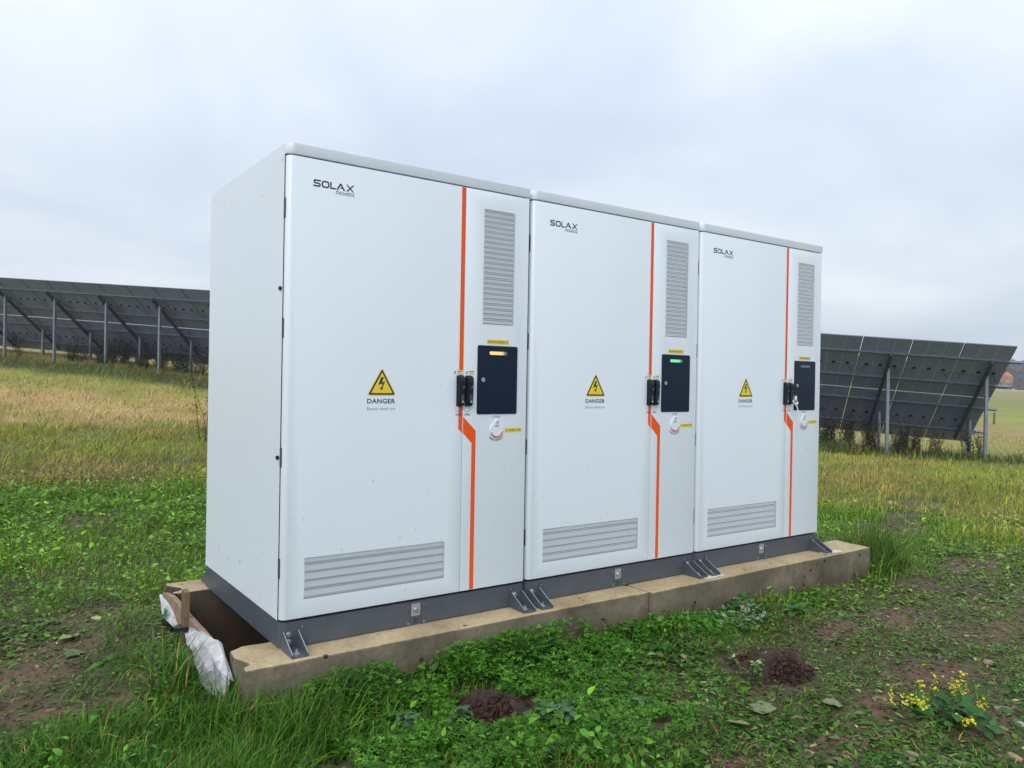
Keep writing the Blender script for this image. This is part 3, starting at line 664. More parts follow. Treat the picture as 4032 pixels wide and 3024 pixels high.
def logo(parent):
    mb = MB(); x0 = .1143; b = 1.9803; y = -.0005; s = .0064; h = .0303; hs = s/2
    def P(l): return [(x0+u, b+v) for u, v in l]
    # S
    mb.stroke(P([(.0335,h-hs),(.0085,h-hs),(.0048,h-.0045),(.0034,h-.0085),(.0050,h-.0125),(.0090,h/2+.0002),(.0250,h/2-.0002),(.0290,.0125),(.0304,.0088),(.0290,.0050),(.0255,hs),(0,hs)]), s, y, M_INK)
    # O
    mb.stroke(P([(.0480,h-hs),(.0625,h-hs),(.0680,h-.0060),(.0703,h/2),(.0680,.0060),(.0625,hs),(.0480,hs),(.0425,.0060),(.0400,h/2),(.0425,h-.0060)]), s, y, M_INK, True)
    mb.stroke(P([(.0795,h),(.0795,hs),(.1025,hs)]), s, y, M_INK)
    mb.stroke(P([(.1080,0),(.1240,h-.0035),(.1262,h-.0035),(.1423,0)]), s*1.05, y, M_INK)
    mb.flat(P([(.1215,.0085),(.1335,.0085),(.1312,.0135),(.1240,.0135)]), y-.0002, M_INK)
    mb.flat(P([(.1500,h),(.1578,h),(.1885,0),(.1805,0)]), y, M_INK)
    mb.flat(P([(.1500,0),(.1580,0),(.1695,.0118),(.1655,.0160)]), y-.0002, M_INK); mb.flat(P([(.1700,.0195),(.1740,.0155),(.1885,h),(.1805,h)]), y-.0002, M_INK)
    # POWER
    x0 = .2180; b = 1.9605; h = .0143; t = .0022; k = t/2
    mb.stroke(P([(k,0),(k,h-k),(.0120,h-k),(.0145,h-.0035),(.0145,.0075),(.0120,.0050),(.0040,.0050)]), t, y, M_INK)
    mb.stroke(P([(.0200,h-k),(.0275,h-k),(.0305,h/2),(.0275,k),(.0200,k),(.0170,h/2)]), t, y, M_INK, True)
    mb.stroke(P([(.0325,h),(.0370,k),(.0420,h-.002),(.0470,k),(.0520,h)]), t*.9, y, M_INK)
    mb.stroke(P([(.0660,h-k),(.0545,h-k),(.0545,k),(.0660,k)]), t, y, M_INK); mb.stroke(P([(.0575,h/2),(.0650,h/2)]), t, y, M_INK)
    mb.stroke(P([(.0695,0),(.0695,h-k),(.0820,h-k),(.0843,h-.0035),(.0843,.0080),(.0820,.0055),(.0735,.0055),(.0780,.0040),(.0850,0)]), t, y, M_INK)
    return mb.build('logo', parent)
def warning(parent):
    mb = MB(); ax, az, lx, rx, bz = .4535, 1.2046, .383, .524, 1.0818
    cen = np.array(((lx+rx)/2, bz+(az-bz)/3))
    tri = [np.array((lx, bz)), np.array((rx, bz)), np.array((ax, az))]
    def rt(f, rr):
        c = [cen+(p-cen)*f for p in tri]; out_ = []
        for i in range(3):
            p0, p1, p2 = c[i-1], c[i], c[(i+1) % 3]; a = p1+(p0-p1)/np.linalg.norm(p0-p1)*rr; b = p1+(p2-p1)/np.linalg.norm(p2-p1)*rr
            for t in (0, .33, .66, 1): out_.append(tuple((1-t)**2*a+2*t*(1-t)*p1+t*t*b))
        return out_
    mb.plate(rt(1.05, .014), -.0006, -.0001, M_YEL2); mb.flat(rt(.955, .010), -.0009, M_INK); mb.flat(rt(.76, .001), -.0012, M_YEL2)
    # lightning arrow, taken in picture units of the sign
    q = lambda u, v: (.383+(u-352)/(1190-352)*.141, 1.2046-(v-150)/(950-150)*.1228)
    mb.flat([q(745,415), q(662,652), q(708,560)][::1], -.0015, M_INK)
    mb.flat([q(745,415), q(660,655), q(790,600), q(765,565), q(828,415)], -.0015, M_INK)
    mb.flat([q(765,568), q(790,603), q(825,585), q(865,533)], -.0016, M_INK)
    mb.flat([q(865,533), q(795,590), q(758,712), q(790,722)], -.0015, M_INK)
    mb.flat([q(718,708), q(742,810), q(815,728)], -.0017, M_INK)
    mb.build('warning_triangle', parent)
    mb = MB(); mb.text('DANGER', .382, .5222, 1.0438, 1.0658, -.0005, M_INK, .022); mb.text('Electric shock risk', .382, .524, 1.0138, 1.0272, -.0005, M_INK2, .0)
    mb.build('warning_text', parent)
def handle(x0, parent, name='handle'):
    x1 = x0+.034; z0, z1 = 1.031, 1.1783; mb = MB()
    # wedge profile in YZ, extruded over x
    prof = [(0, z0), (-.018, z0+.003), (-.022, z0+.02), (-.026, z1-.02), (-.024, z1-.009), (-.012, z1), (0, z1)]
    for a, b in zip(prof, prof[1:]): mb.face([(x0+.001, a[0], a[1]), (x1-.001, a[0], a[1]), (x1-.001, b[0], b[1]), (x0+.001, b[0], b[1])], M_BLACK)
    mb.face([(x0+.001, p[0], p[1]) for p in prof][::-1], M_BLACK); mb.face([(x1-.001, p[0], p[1]) for p in prof], M_BLACK)
    mb.plate(rrect(x0-.0015, x1+.0015, z0-.002, z1+.002, .004), -.002, -.0002, M_BLACK)
    mb.plate(rrect(x0+.014, x0+.029, z0+.018, z0+.056, .007), -.0245, -.018, M_GREYP if False else M_RAFT)
    mb.knob(x0+.0215, z0+.0205, .0055, -.0262, -.02, M_STEEL, 14)
    mb.knob(x0+.0215, z0+.087, .004, -.0262, -.022, M_RAFT, 10); mb.knob(x0+.0265, z0+.093, .003, -.0266, -.022, M_GALV, 8)
    mb.stroke([(x0+.0215+.0085*math.cos(R(a)), z0+.119+.0085*math.sin(R(a))) for a in range(10, 171, 20)], .003, -.0268, M_RAFT)
    return mb.build(name, parent)
def sticker(x0, parent):
    mb = MB(); x1 = x0+.0555; z0, z1 = 1.184, 1.2055
    mb.plate([(x0, z0), (x1, z0), (x1, z1), (x0, z1)], -.0011, -.0008, M_STK)
    mb.flat([(x0+.020, z1-.0095), (x1-.001, z1-.0095), (x1-.001, z1-.001), (x0+.020, z1-.001)], -.0014, M_YEL)
    mb.flat([(x0+.028, z1-.0085), (x0+.034, z1-.0085), (x0+.031, z1-.0025)], -.0017, M_INK); mb.flat([(x0+.036, z1-.007), (x0+.049, z1-.007), (x0+.049, z1-.004), (x0+.036, z1-.004)], -.0017, plain_ink3)
    for k in range(3): mb.flat([(x0+.022, z0+.0025+.003*k), (x1-.004, z0+.0025+.003*k), (x1-.004, z0+.0035+.003*k), (x0+.022, z0+.0035+.003*k)], -.0014, M_INK2)
    mb.flat([(x0+.009, z0+.004), (x0+.014, z0+.006), (x0+.014, z1-.003), (x0+.009, z1-.006)], -.0014, M_INK)
    mb.stroke([(x0+.002, z0+.009), (x0+.005, z0+.004), (x0+.008, z0+.009)], .0015, -.0014, M_INK)
    return mb.build('instruction_sticker', parent)
plain_ink3 = plain('ink_brown', (.25,.16,.03), .5)
def open_mark(x0, parent):
    mb = MB(); cx = x0+.018; mb.text('OPEN', x0+.0005, x0+.035, .9838, .9938, -.0012, M_INK, .006)
    arc = [(cx+.0185*math.cos(R(a)), 1.0165+.0135*math.sin(R(a))) for a in range(190, 351, 16)]
    mb.stroke(arc, .0012, -.0012, M_INK)
    return mb, cx
def make_cabinet():
    root = empty('battery_cabinet')
    # housing
    mb = MB(); y0 = .034
    mb.box(0, W_, y0, D_, HB, H_, M_WHITE, skip=(2,))
    mb.face([(0, y0, HB), (W_, y0, HB), (W_, y0, H_), (0, y0, H_)], M_RUBBER)
    hs = mb.build('housing', root)
    for (yy, zz) in [(.33, 1.98), (.95, 2.06), (.06, 2.085), (1.12, 2.10)]:
        mb = MB(); mb.mesh([(-.0012, yy-.004, zz-.004), (-.0012, yy+.004, zz-.004), (-.0012, yy+.004, zz+.004), (-.0012, yy-.004, zz+.004), (0.0005, yy, zz)], [(3, 2, 1, 0)], M_GREYP); mb.build('rivet', hs)
    for (yy, zz, hh2, ww) in [(.58, .262, .020, .0022), (.58, .262, .007, .006), (.78, .235, .005, .005), (.95, .262, .024, .0022), (.70, .5, .004, .004), (.36, .20, .012, .0015), (.27, .17, .018, .0015), (.30, .33, .010, .0015)]:
        mb = MB(); mb.face([(-.0006, yy-ww, zz), (-.0006, yy, zz+hh2), (-.0006, yy+ww, zz), (-.0006, yy, zz-hh2)][::-1], M_RUST); mb.build('rust_stain', hs)
    for zz in (1.535, .812):
        mb = MB(); mb.tube([(0, .052, zz), (-.010, .052, zz)], .009, M_BLACK, 10); mb.build('drain_plug', root)
    bm = bev_box(0, W_, -.001, .0335, 2.1045, H_, .032, .0012)
    for v in bm.verts:
        if v.co.z > 2.13: v.co.y -= .003*max(0, min(1, (.0335-v.co.y)/.0345))      # fascia shaped to tip forward so that it shades darker
    bm.normal_update(); bm_obj(bm, 'lid', M_WHITE, root)
    # main door
    bm = bev_box(.003, .8868, 0, .030, HB+.005, 2.0975, .026, .0025); cut_window(bm, 0, .1010, .8010, .2025, .3800)
    door = bm_obj(bm, 'door', M_WHITE, root)
    perforated('vent_grille', .1010, .8010, .2025, .3800, 0, 71, 21, .0365, door)
    logo(door); warning(door); handle(.852, door); sticker(.8305, door)
    mb, cx = open_mark(.8478, door); mb.flat([(cx-.0215, 1.0165), (cx-.0195, 1.0125), (cx-.0165, 1.0150)], -.0012, M_INK); mb.build('open_mark', door)
    mb = MB(); mb.plate([(.8645, 1.031-.001), (.8858, 1.031-.001), (.8858, 2.0955), (.8645, 2.0955)], -.0006, -.0001, M_ORANGE)
    mb.plate([(.8645, .9205), (.8858, .8985), (.8858, 1.0305), (.8645, 1.0305)], -.0006, -.0001, M_ORANGE); mb.build('orange_stripe', door)
    for (a, b) in [(1.834, 1.918), (1.325, 1.407), (.775, .855), (.300, .385)]:
        mb = MB(); mb.box(-.0015, .004, .020, .0335, a, b, M_RAFT); mb.build('hinge', root)
    # narrow door
    bm = bev_box(.8900, W_-.0015, 0, .030, HB+.005, 2.0975, .002, .0018, 2); cut_window(bm, 0, .9950, 1.1862, 1.4360, 2.0095)
    d2 = bm_obj(bm, 'door', M_WHITE, root); d2['label'] = 'narrow right-hand door with the tall grille and dark display'
    perforated('vent_grille', .9950, 1.1862, 1.4360, 2.0095, 0, 20, 67, .0256, d2)
    handle(.9005, d2); sticker(.8976, d2)
    mb, cx = open_mark(.8948, d2); mb.flat([(cx+.0215, 1.0165), (cx+.0165, 1.0150), (cx+.0195, 1.0125)], -.0012, M_INK); mb.build('open_mark', d2)
    mb = MB(); mb.plate([(.8915, .8985), (.9426, .8480), (.9659, .8520), (.9659, .9080), (.8915, .9790)], -.0006, -.0001, M_ORANGE)
    mb.plate([(.9426, HB+.008), (.9659, HB+.008), (.9659, .8518), (.9426, .8478)], -.0006, -.0001, M_ORANGE); mb.build('orange_stripe', d2)
    name_label(1).build('name_label', d2)
    mb = MB(); mb.plate([(1.1402, .8963), (1.2431, .8975), (1.2431, .9180), (1.1402, .9174)], -.0008, -.0001, M_YEL)
    mb.text('AVARII', 1.1640, 1.2070, .9022, .9122, -.0012, M_INK, .012); mb.text('STOP', 1.2150, 1.2400, .9022, .9122, -.0012, M_INK, .012)
    mb.flat([(1.1450, .9072), (1.1500, .9040), (1.1500, .9060), (1.1560, .9060), (1.1560, .9084), (1.1500, .9084), (1.1500, .9104)], -.0012, M_INK); mb.build('stop_label', d2)
    # emergency stop cover
    cx, cz, rr = 1.0885, .9110, .0385
    mb = MB(); mb.plate([(cx+rr*math.cos(R(a)), cz+rr*math.sin(R(a))) for a in range(0, 360, 12)], -.006, 0, M_WHITE)
    mb.knob(cx+.001, .9500, .0135, -.0065, 0, M_WHITE, 18); mb.knob(cx+.0015, .9500, .0070, -.0095, -.0065, M_STEEL, 14)
    mb.stroke([(cx+(rr-.003)*math.cos(R(a)), cz+(rr-.003)*math.sin(R(a))) for a in range(202, 347, 9)], .0068, -.0066, M_RED)
    mb.text('EPO', 1.0762, 1.1020, .9245, .9335, -.0066, M_INK, .01); mb.build('emergency_stop', d2)
    mb = MB()
    def arc_text(txt, r, a0, a1, size, flip):
        n = len(txt)
        for i, ch in enumerate(txt):
            a = R(a0+(a1-a0)*i/(n-1)); vs, fs = text_geo(ch, .01); q = np.array(vs); lo, hi = q.min(0), q.max(0)
            q = (q-(lo+hi)/2)*size; th = a-math.pi/2 if not flip else a+math.pi/2
            c, s = math.cos(th), math.sin(th)
            mb.mesh([(cx+r*math.cos(a)+u*c-v*s, -.0006, cz+r*math.sin(a)+u*s+v*c) for u, v in q], fs, M_INK)
    arc_text('EMERGENCY', .0535, 225, 315, .0145, True); mb.build('printed_text', d2); mb = MB(); arc_text('STOP', .0650, 106, 75, .0160, False)
    mb.build('printed_text', d2)
    # display panel
    bz = MB(); bz.plate(rrect(.9718, 1.2095, .9916, 1.3289, .008), -.004, -.0001, M_NAVY); dp = bz.build('display_panel', root)
    fr_ = MB(); o_, i_ = rrect(.9685, 1.2128, .9885, 1.3322, .010), rrect(.9718, 1.2095, .9916, 1.3289, .008)
    for k_ in range(len(o_)): l_ = (k_+1) % len(o_); fr_.mesh([(o_[k_][0], -.0004, o_[k_][1]), (o_[l_][0], -.0004, o_[l_][1]), (i_[l_][0], -.0046, i_[l_][1]), (i_[k_][0], -.0046, i_[k_][1])], [(0, 1, 2, 3)], M_BLACK)
    fr_.build('frame', dp)
    indicator_mesh('amber').build('indicator_light', dp)
    lk = MB(); lk.knob(1.0014, 1.1609, .0105, -.0075, -.004, M_STEEL, 18); lk.knob(1.0014, 1.1609, .0055, -.0085, -.0075, M_BLACK, 3); lk.build('lock', dp)
    # base
    mb = MB()
    prof = [(.012, .022), (.028, .004), (W_-.003, .004), (W_-.003, D_-.004), (.003, D_-.004), (.003, .035)]
    n = len(prof); vs = [(a, b, .001) for a, b in prof]+[(a, b, .112) for a, b in prof]
    mb.mesh(vs, [tuple(range(n-1, -1, -1)), tuple(range(n, 2*n))]+[(i, (i+1) % n, n+(i+1) % n, n+i) for i in range(n)], M_GREY)
    mb.box(.012, W_-.012, .03, D_-.03, .112, HB, M_RUBBER)
    bs = mb.build('base_frame', root)
    for (a, b) in ((.0875, .616), (.680, 1.2045)):
        mb = MB(); mb.box(a, b, .0005, .004, .006, .1025, M_GREY); mb.build('cover_plate', bs)
    for (a, b) in [(.097, .0857), (.097, .0120), (.6079, .0873), (.6078, .0118), (.6928, .0883), (.6926, .0118), (1.1985, .0905), (1.1981, .0145)]:
        mb = MB(); mb.knob(a, b, .0052, -.0035, .0005, M_STEEL, 12); mb.knob(a, b, .0022, -.0042, -.0035, M_BLACK, 6); mb.build('screw', bs)
    mb = MB(); mb.plate([(.6250, .0445), (.6734, .0445), (.6734, .1025), (.6250, .1025)], .0010, .0035, M_GREYP); hexbolt(mb, .650, .0735, .001, .0085, .012); mb.build('earth_terminal', bs)
    mb = MB(); mb.stroke([(.6485+.0115*math.cos(R(a)), .0210+.0115*math.sin(R(a))) for a in range(0, 360, 20)], .0012, .0030, M_BLACK, True)
    mb.stroke([(.6485, .0305), (.6485, .0215)], .0012, .0030, M_BLACK)
    for wv, zz in ((.008, .0210), (.005, .0180), (.0025, .0150)): mb.stroke([(.6485-wv, zz), (.6485+wv, zz)], .0012, .0030, M_BLACK)
    mb.build('earth_mark', bs)
    # mounting brackets
    for i, (bx, fy_, sy) in enumerate(((.008, 0, 1), (1.190, 0, 1), (.008, D_, -1), (1.190, D_, -1))):
        mb = MB(); X0, X1, t, dp_, ht = bx, bx+.0705, .005, .130, .080
        T = (lambda x, y, z, fy_=fy_, sy=sy: (x, fy_+sy*y, z))
        flipf = (lambda f: f) if sy > 0 else (lambda f: f[::-1])
        def addb(x0, x1, y0, y1, z0, z1):
            vs = [T(x, y, z) for z in (z0, z1) for y in (y0, y1) for x in (x0, x1)]
            mb.mesh(vs, [flipf(f) for f in [(0,2,3,1), (4,5,7,6), (0,1,5,4), (2,6,7,3), (0,4,6,2), (1,3,7,5)]], M_GREY)
        addb(X0, X1, -t, -.0005, .0015, ht); addb(X0, X1, -dp_, -t, .0015, .0065)
        for gx0 in (X0, X1-t):
            pr = [(-t, .0065), (-t, ht), (-.014, ht), (-dp_, .016), (-dp_, .0065)]
            vs = [T(gx0, a, b) for a, b in pr]+[T(gx0+t, a, b) for a, b in pr]; q_ = len(pr)
            fs = [tuple(range(q_)), tuple(range(2*q_-1, q_-1, -1))]+[(i2, q_+i2, q_+(i2+1) % q_, (i2+1) % q_) for i2 in range(q_)]
            mb.mesh(vs, [flipf(f) for f in fs], M_GREY)
            # bright cut edge of the plate
            mb.mesh([T(gx0+.0005, -.014, ht+.0006), T(gx0+t-.0005, -.014, ht+.0006), T(gx0+t-.0005, -dp_-.0002, .0166), T(gx0+.0005, -dp_-.0002, .0166)], [flipf((0, 3, 2, 1))], M_GALV)
        br = mb.build('mounting_bracket', root)
        if sy > 0:
            for zz in (.064, .034):
                mb = MB(); hexbolt(mb, bx+.028, zz, -t, .0085, .010); mb.build('bolt', br)
        mb = MB(); yc = fy_-sy*.085
        mb.tube([(bx+.035, yc, .0065), (bx+.035, yc, .0085)], .016, M_GALV, 16); mb.tube([(bx+.035, yc, .0085), (bx+.035, yc, .018)], .010, M_STEEL, 6); mb.tube([(bx+.035, yc, .018), (bx+.035, yc, .027)], .005, M_STEEL, 8)
        mb.build('anchor_bolt', br)
    return root
cab1 = make_cabinet()
cab2 = copy_tree(cab1); cab3 = copy_tree(cab1)
cab2.location = (W_+GAP[0], 0, 0); cab3.location = (2*W_+GAP[0]+GAP[1], 0, 0)
def desc(o):
    for c in [k_ for k_ in bpy.data.objects if k_.parent == o]:
        yield c
        yield from desc(c)
def swap(root, prefix, mb):
    for o in desc(root):
        if o.name.startswith(prefix):
            t = mb.build('tmp'); old = o.data; o.data = t.data; bpy.data.objects.remove(t)
swap(cab2, 'indicator_light', indicator_mesh('green')); swap(cab3, 'indicator_light', indicator_mesh('off'))
swap(cab2, 'name_label', name_label(2)); swap(cab3, 'name_label', name_label(3))
tag(cab1, 'nearest white battery cabinet, amber status light, yellow label ending in 1', 'cabinet', 'white battery cabinets in a row')
tag(cab2, 'middle white battery cabinet with the green status light, label ending in 2', 'cabinet', 'white battery cabinets in a row')
tag(cab3, 'farthest white battery cabinet, unlit status light, keys hanging from its handle', 'cabinet', 'white battery cabinets in a row')

# keys hanging from the far cabinet's lock
kx = cab3.location.x
kr = empty('key_bunch', (kx+.922, -.03, 1.05)); tag(kr, 'white keys on a ring hanging from the door handle of the farthest cabinet', 'keys')
mb = MB(); mb.tube([(-.002, .006, .006), (-.002, -.020, .006)], .004, M_STEEL, 8)
mb.plate(rrect(-.012, .010, .012, .040, .004), -.022, -.018, M_STK); mb.build('key', kr)
mb = MB(); mb.tube([(-.002+.022*math.cos(R(a)), -.020+.010*math.sin(R(a)), -.002+.014*math.sin(R(a))) for a in range(0, 361, 20)], .0028, M_STK, 6); mb.build('key_ring', kr)
mb = MB(); mb.tube([(-.002, -.022, -.012), (.016, -.022, -.040), (.026, -.020, -.062)], [.006, .004, .004], M_STK, 7); mb.box(.018, .032, -.023, -.019, -.066, -.056, M_STK); mb.box(-.012, .010, -.024, -.020, -.024, -.006, M_STK); mb.build('key', kr)

# ------------------------------------------------------------------ concrete beams
def densify(poly, step):
    out_ = []
    for i in range(len(poly)):
        a = np.array(poly[i]); b = np.array(poly[(i+1) % len(poly)]); n = max(1, int(np.linalg.norm(b-a)/step))
        for k_ in range(n): out_.append(a+(b-a)*k_/n)
    return np.array(out_)
def beam(poly, z0, z1, label, seed, group='concrete foundation beams', side=None):
    P = densify(poly, .022); n = len(P); nrm = np.zeros_like(P)
    for i in range(n):
        t = P[(i+1) % n]-P[i-1]; t /= np.linalg.norm(t); nrm[i] = (t[1], -t[0])     # outward for ccw
    cx = P.mean(0)
    e1 = (vnoise(P[:, 0]*1.0, P[:, 1]*1.0, .11, seed)-.5)*.006
    chip = .004+.009*np.maximum(0, vnoise(P[:, 0], P[:, 1], .05, seed+1)-.35) + .035*np.maximum(0, vnoise(P[:, 0], P[:, 1], .16, seed+3)-.80)
    rings = [(z0, e1*0), (z0+(z1-z0)*.5, e1*.5), (z1-chip*1.1, e1), (z1-chip*.35, e1-chip*.45), (z1+(vnoise(P[:, 0], P[:, 1], .09, seed+2)-.5)*.003, e1-chip*1.25)]
    V = []; 
    for zz, off in rings:
        q = P+nrm*np.asarray(off)[:, None] if np.ndim(off) else P
        zzv = np.broadcast_to(zz, (n,)); V += [(a, b, c) for (a, b), c in zip(q, zzv)]
    F = []; Mi = []
    for k_ in range(len(rings)-1):
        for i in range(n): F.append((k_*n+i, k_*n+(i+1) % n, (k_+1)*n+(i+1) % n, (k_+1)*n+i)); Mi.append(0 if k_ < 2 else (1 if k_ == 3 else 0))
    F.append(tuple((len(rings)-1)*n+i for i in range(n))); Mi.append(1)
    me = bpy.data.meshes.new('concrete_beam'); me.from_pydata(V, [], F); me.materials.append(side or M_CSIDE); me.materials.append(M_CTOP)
    me.polygons.foreach_set('material_index', Mi); me.update()
    o = bpy.data.objects.new('concrete_beam', me); COL.objects.link(o); tag(o, label, 'concrete beam', group); return o
ZB = -1.05
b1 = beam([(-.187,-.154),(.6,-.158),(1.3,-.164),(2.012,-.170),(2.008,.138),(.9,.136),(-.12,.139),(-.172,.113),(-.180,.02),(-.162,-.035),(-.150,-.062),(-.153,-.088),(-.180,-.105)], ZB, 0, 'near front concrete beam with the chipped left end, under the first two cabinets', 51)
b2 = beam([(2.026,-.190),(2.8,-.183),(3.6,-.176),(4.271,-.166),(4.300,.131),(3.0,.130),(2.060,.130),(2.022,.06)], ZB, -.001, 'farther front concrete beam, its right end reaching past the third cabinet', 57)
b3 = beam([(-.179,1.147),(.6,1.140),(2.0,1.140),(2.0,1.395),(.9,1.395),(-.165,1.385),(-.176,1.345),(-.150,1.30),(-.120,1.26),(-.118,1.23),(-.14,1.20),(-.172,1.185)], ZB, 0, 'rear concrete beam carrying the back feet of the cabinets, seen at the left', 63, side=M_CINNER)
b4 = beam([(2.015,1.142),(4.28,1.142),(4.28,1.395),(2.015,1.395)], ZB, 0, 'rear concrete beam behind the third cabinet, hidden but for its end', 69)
# pale cement smears round two feet
for (cx, cy, sx_, sy_) in ((2.60, -.115, .085, .05), (3.87, -.10, .10, .05)):
    mb = MB(); pts = []
    for k_ in range(28):
        a = 2*math.pi*k_/28; f_ = 1+.22*math.sin(3*a+cx)+.12*math.sin(7*a)
        pts.append((cx+sx_*f_*math.cos(a), max(cy+sy_*f_*math.sin(a), -.160 if cx < 3 else -.15), .0016))
    mb.face(pts, M_GRIME); o = mb.build('cement_smear'); o.parent = b2
# ------------------------------------------------------------------ pit edge: board, stake, plastic
mb = MB(); pts = [(1.235,-.012),(1.05,.012),(.90,.010),(.72,.000),(.47,-.002),(.33,-.004),(.20,-.03)]
for (ya, za_), (yb, zb_) in zip(pts, pts[1:]): mb.mesh([(-.212, ya, za_), (-.186, ya, za_), (-.212, yb, zb_), (-.186, yb, zb_), (-.216, ya, za_-.11), (-.190, ya, za_-.11), (-.216, yb, zb_-.11), (-.190, yb, zb_-.11)], [(0, 2, 3, 1), (0, 4, 6, 2), (1, 3, 7, 5), (4, 5, 7, 6)], M_WOODB)
mb.face([(-.212, 1.235, -.012), (-.186, 1.235, -.012), (-.190, 1.235, -.122), (-.216, 1.235, -.122)], M_WOODB)
mb.face([(-.186, .20, -.03), (-.212, .20, -.03), (-.216, .20, -.14), (-.190, .20, -.14)], M_WOODB)
tag(mb.build('wooden_board'), 'weathered wooden board edging the open pit between the concrete beams', 'board')
st = empty('wooden_stake', (-.225, .685, -.30)); tag(st, 'brown wooden stake standing at the pit edge with a black band', 'stake')
mb = MB(); mb.box(-.014, .014, -.030, .028, 0, .428, M_STAKE, T=lambda x, y, z: (x*.9+z*.01, y*(1-.1*z)+.012*z, z+.004*math.sin(y*90)*(z > .1))); mb.build('post', st)
mb = MB(); mb.tube([(0, 0, .248), (0, 0, .262)], .044, M_BLACK, 12); mb.build('band', st)
def sheet():
    # (y, top z, outward reach, drop): two exposed lengths of one folded sheet
    prof = [[(1.28,-.028,.008,.012), (1.22,-.030,.018,.030), (1.14,-.026,.026,.050), (1.05,-.030,.030,.066), (.97,-.040,.026,.060), (.90,-.052,.018,.055), (.84,-.070,.010,.03)],
            [(.64,-.040,.018,.02), (.57,-.026,.032,.040), (.49,-.006,.040,.058), (.41,.002,.052,.070), (.33,.008,.060,.078), (.25,.018,.070,.095), (.17,.034,.078,.115), (.155,.028,.070,.15), (.11,-.005,.045,.15), (.05,-.03,.025,.13), (-.02,-.07,.012,.10)]]
    r_ = np.random.default_rng(78); V = []; F = []; rows = 5
    for run in prof:
        b = len(V)
        for (yy, top, o_, dr) in run:
            V.append((-.192, yy, top-.012))
            for j in range(1, rows):
                q = (j-1)/(rows-2); V.append((-.210-o_*q**.8+r_.normal(0, .004), yy+r_.normal(0, .008)*q, top-dr*q**1.2+r_.normal(0, .003)))
        for i in range(len(run)-1):
            for j in range(rows-1):
                a, c_, d, e_ = b+i*rows+j, b+i*rows+j+1, b+(i+1)*rows+j+1, b+(i+1)*rows+j
                F += [(a, c_, d), (a, d, e_)] if (i+j) % 2 else [(a, c_, e_), (c_, d, e_)]
    me = bpy.data.meshes.new('plastic_sheet'); me.from_pydata(V, [], F); me.materials.append(M_PLASTIC); me.update()
    o = bpy.data.objects.new('plastic_sheet', me); COL.objects.link(o); md = o.modifiers.new('t', 'SOLIDIFY'); md.thickness = .0015; return o
ps = tag(sheet(), 'crumpled white plastic sheet with a green mark draped over the pit edge', 'plastic sheet')
mb = MB()
for (ya, za_, yb, zb_) in [(1.055,-.035,1.02,-.075),(1.02,-.035,1.045,-.085),(1.00,-.05,1.03,-.06)]: mb.bar((-.236, ya, za_-.01), (-.250, yb, zb_-.01), .003, .010, M_GREEN, up=(1, 0, 0))
gm = mb.build('printed_mark'); gm.parent = ps

# ------------------------------------------------------------------ solar arrays
def backsheet():
    m, nt, b, o = newmat('panel_backsheet')
    a = N(nt, 'ShaderNodeAttribute'); a.attribute_name = 'uvw'; s = N(nt, 'ShaderNodeSeparateXYZ'); L(nt, a.outputs['Vector'], s.inputs[0])
    def lines(sock, period, wd):
        md = N(nt, 'ShaderNodeMath', operation='PINGPONG'); L(nt, sock, md.inputs[0]); md.inputs[1].default_value = period/2
        lt = N(nt, 'ShaderNodeMath', operation='LESS_THAN'); L(nt, md.outputs[0], lt.inputs[0]); lt.inputs[1].default_value = wd; return lt.outputs[0]
    l1 = lines(s.outputs['X'], .3770, .006); l2 = lines(s.outputs['Y'], 1.128, .009)
    mxx = N(nt, 'ShaderNodeMath', operation='MAXIMUM'); L(nt, l1, mxx.inputs[0]); L(nt, l2, mxx.inputs[1])
    mix = N(nt, 'ShaderNodeMixRGB'); L(nt, mxx.outputs[0], mix.inputs[0]); mix.inputs[1].default_value = (.26,.29,.50, 1); mix.inputs[2].default_value = (.50,.55,.74, 1)
    L(nt, mix.outputs[0], b.inputs['Base Color']); b.inputs['Roughness'].default_value = .35; return m
M_BACK = backsheet()
M_CELL = plain('panel_front', (.01,.014,.03), .1)
M_FRAME = plain('panel_frame', (.10,.11,.12), .4, metal=.5)
MW, MG, SG, SL = 1.134, .020, .062, 4.58
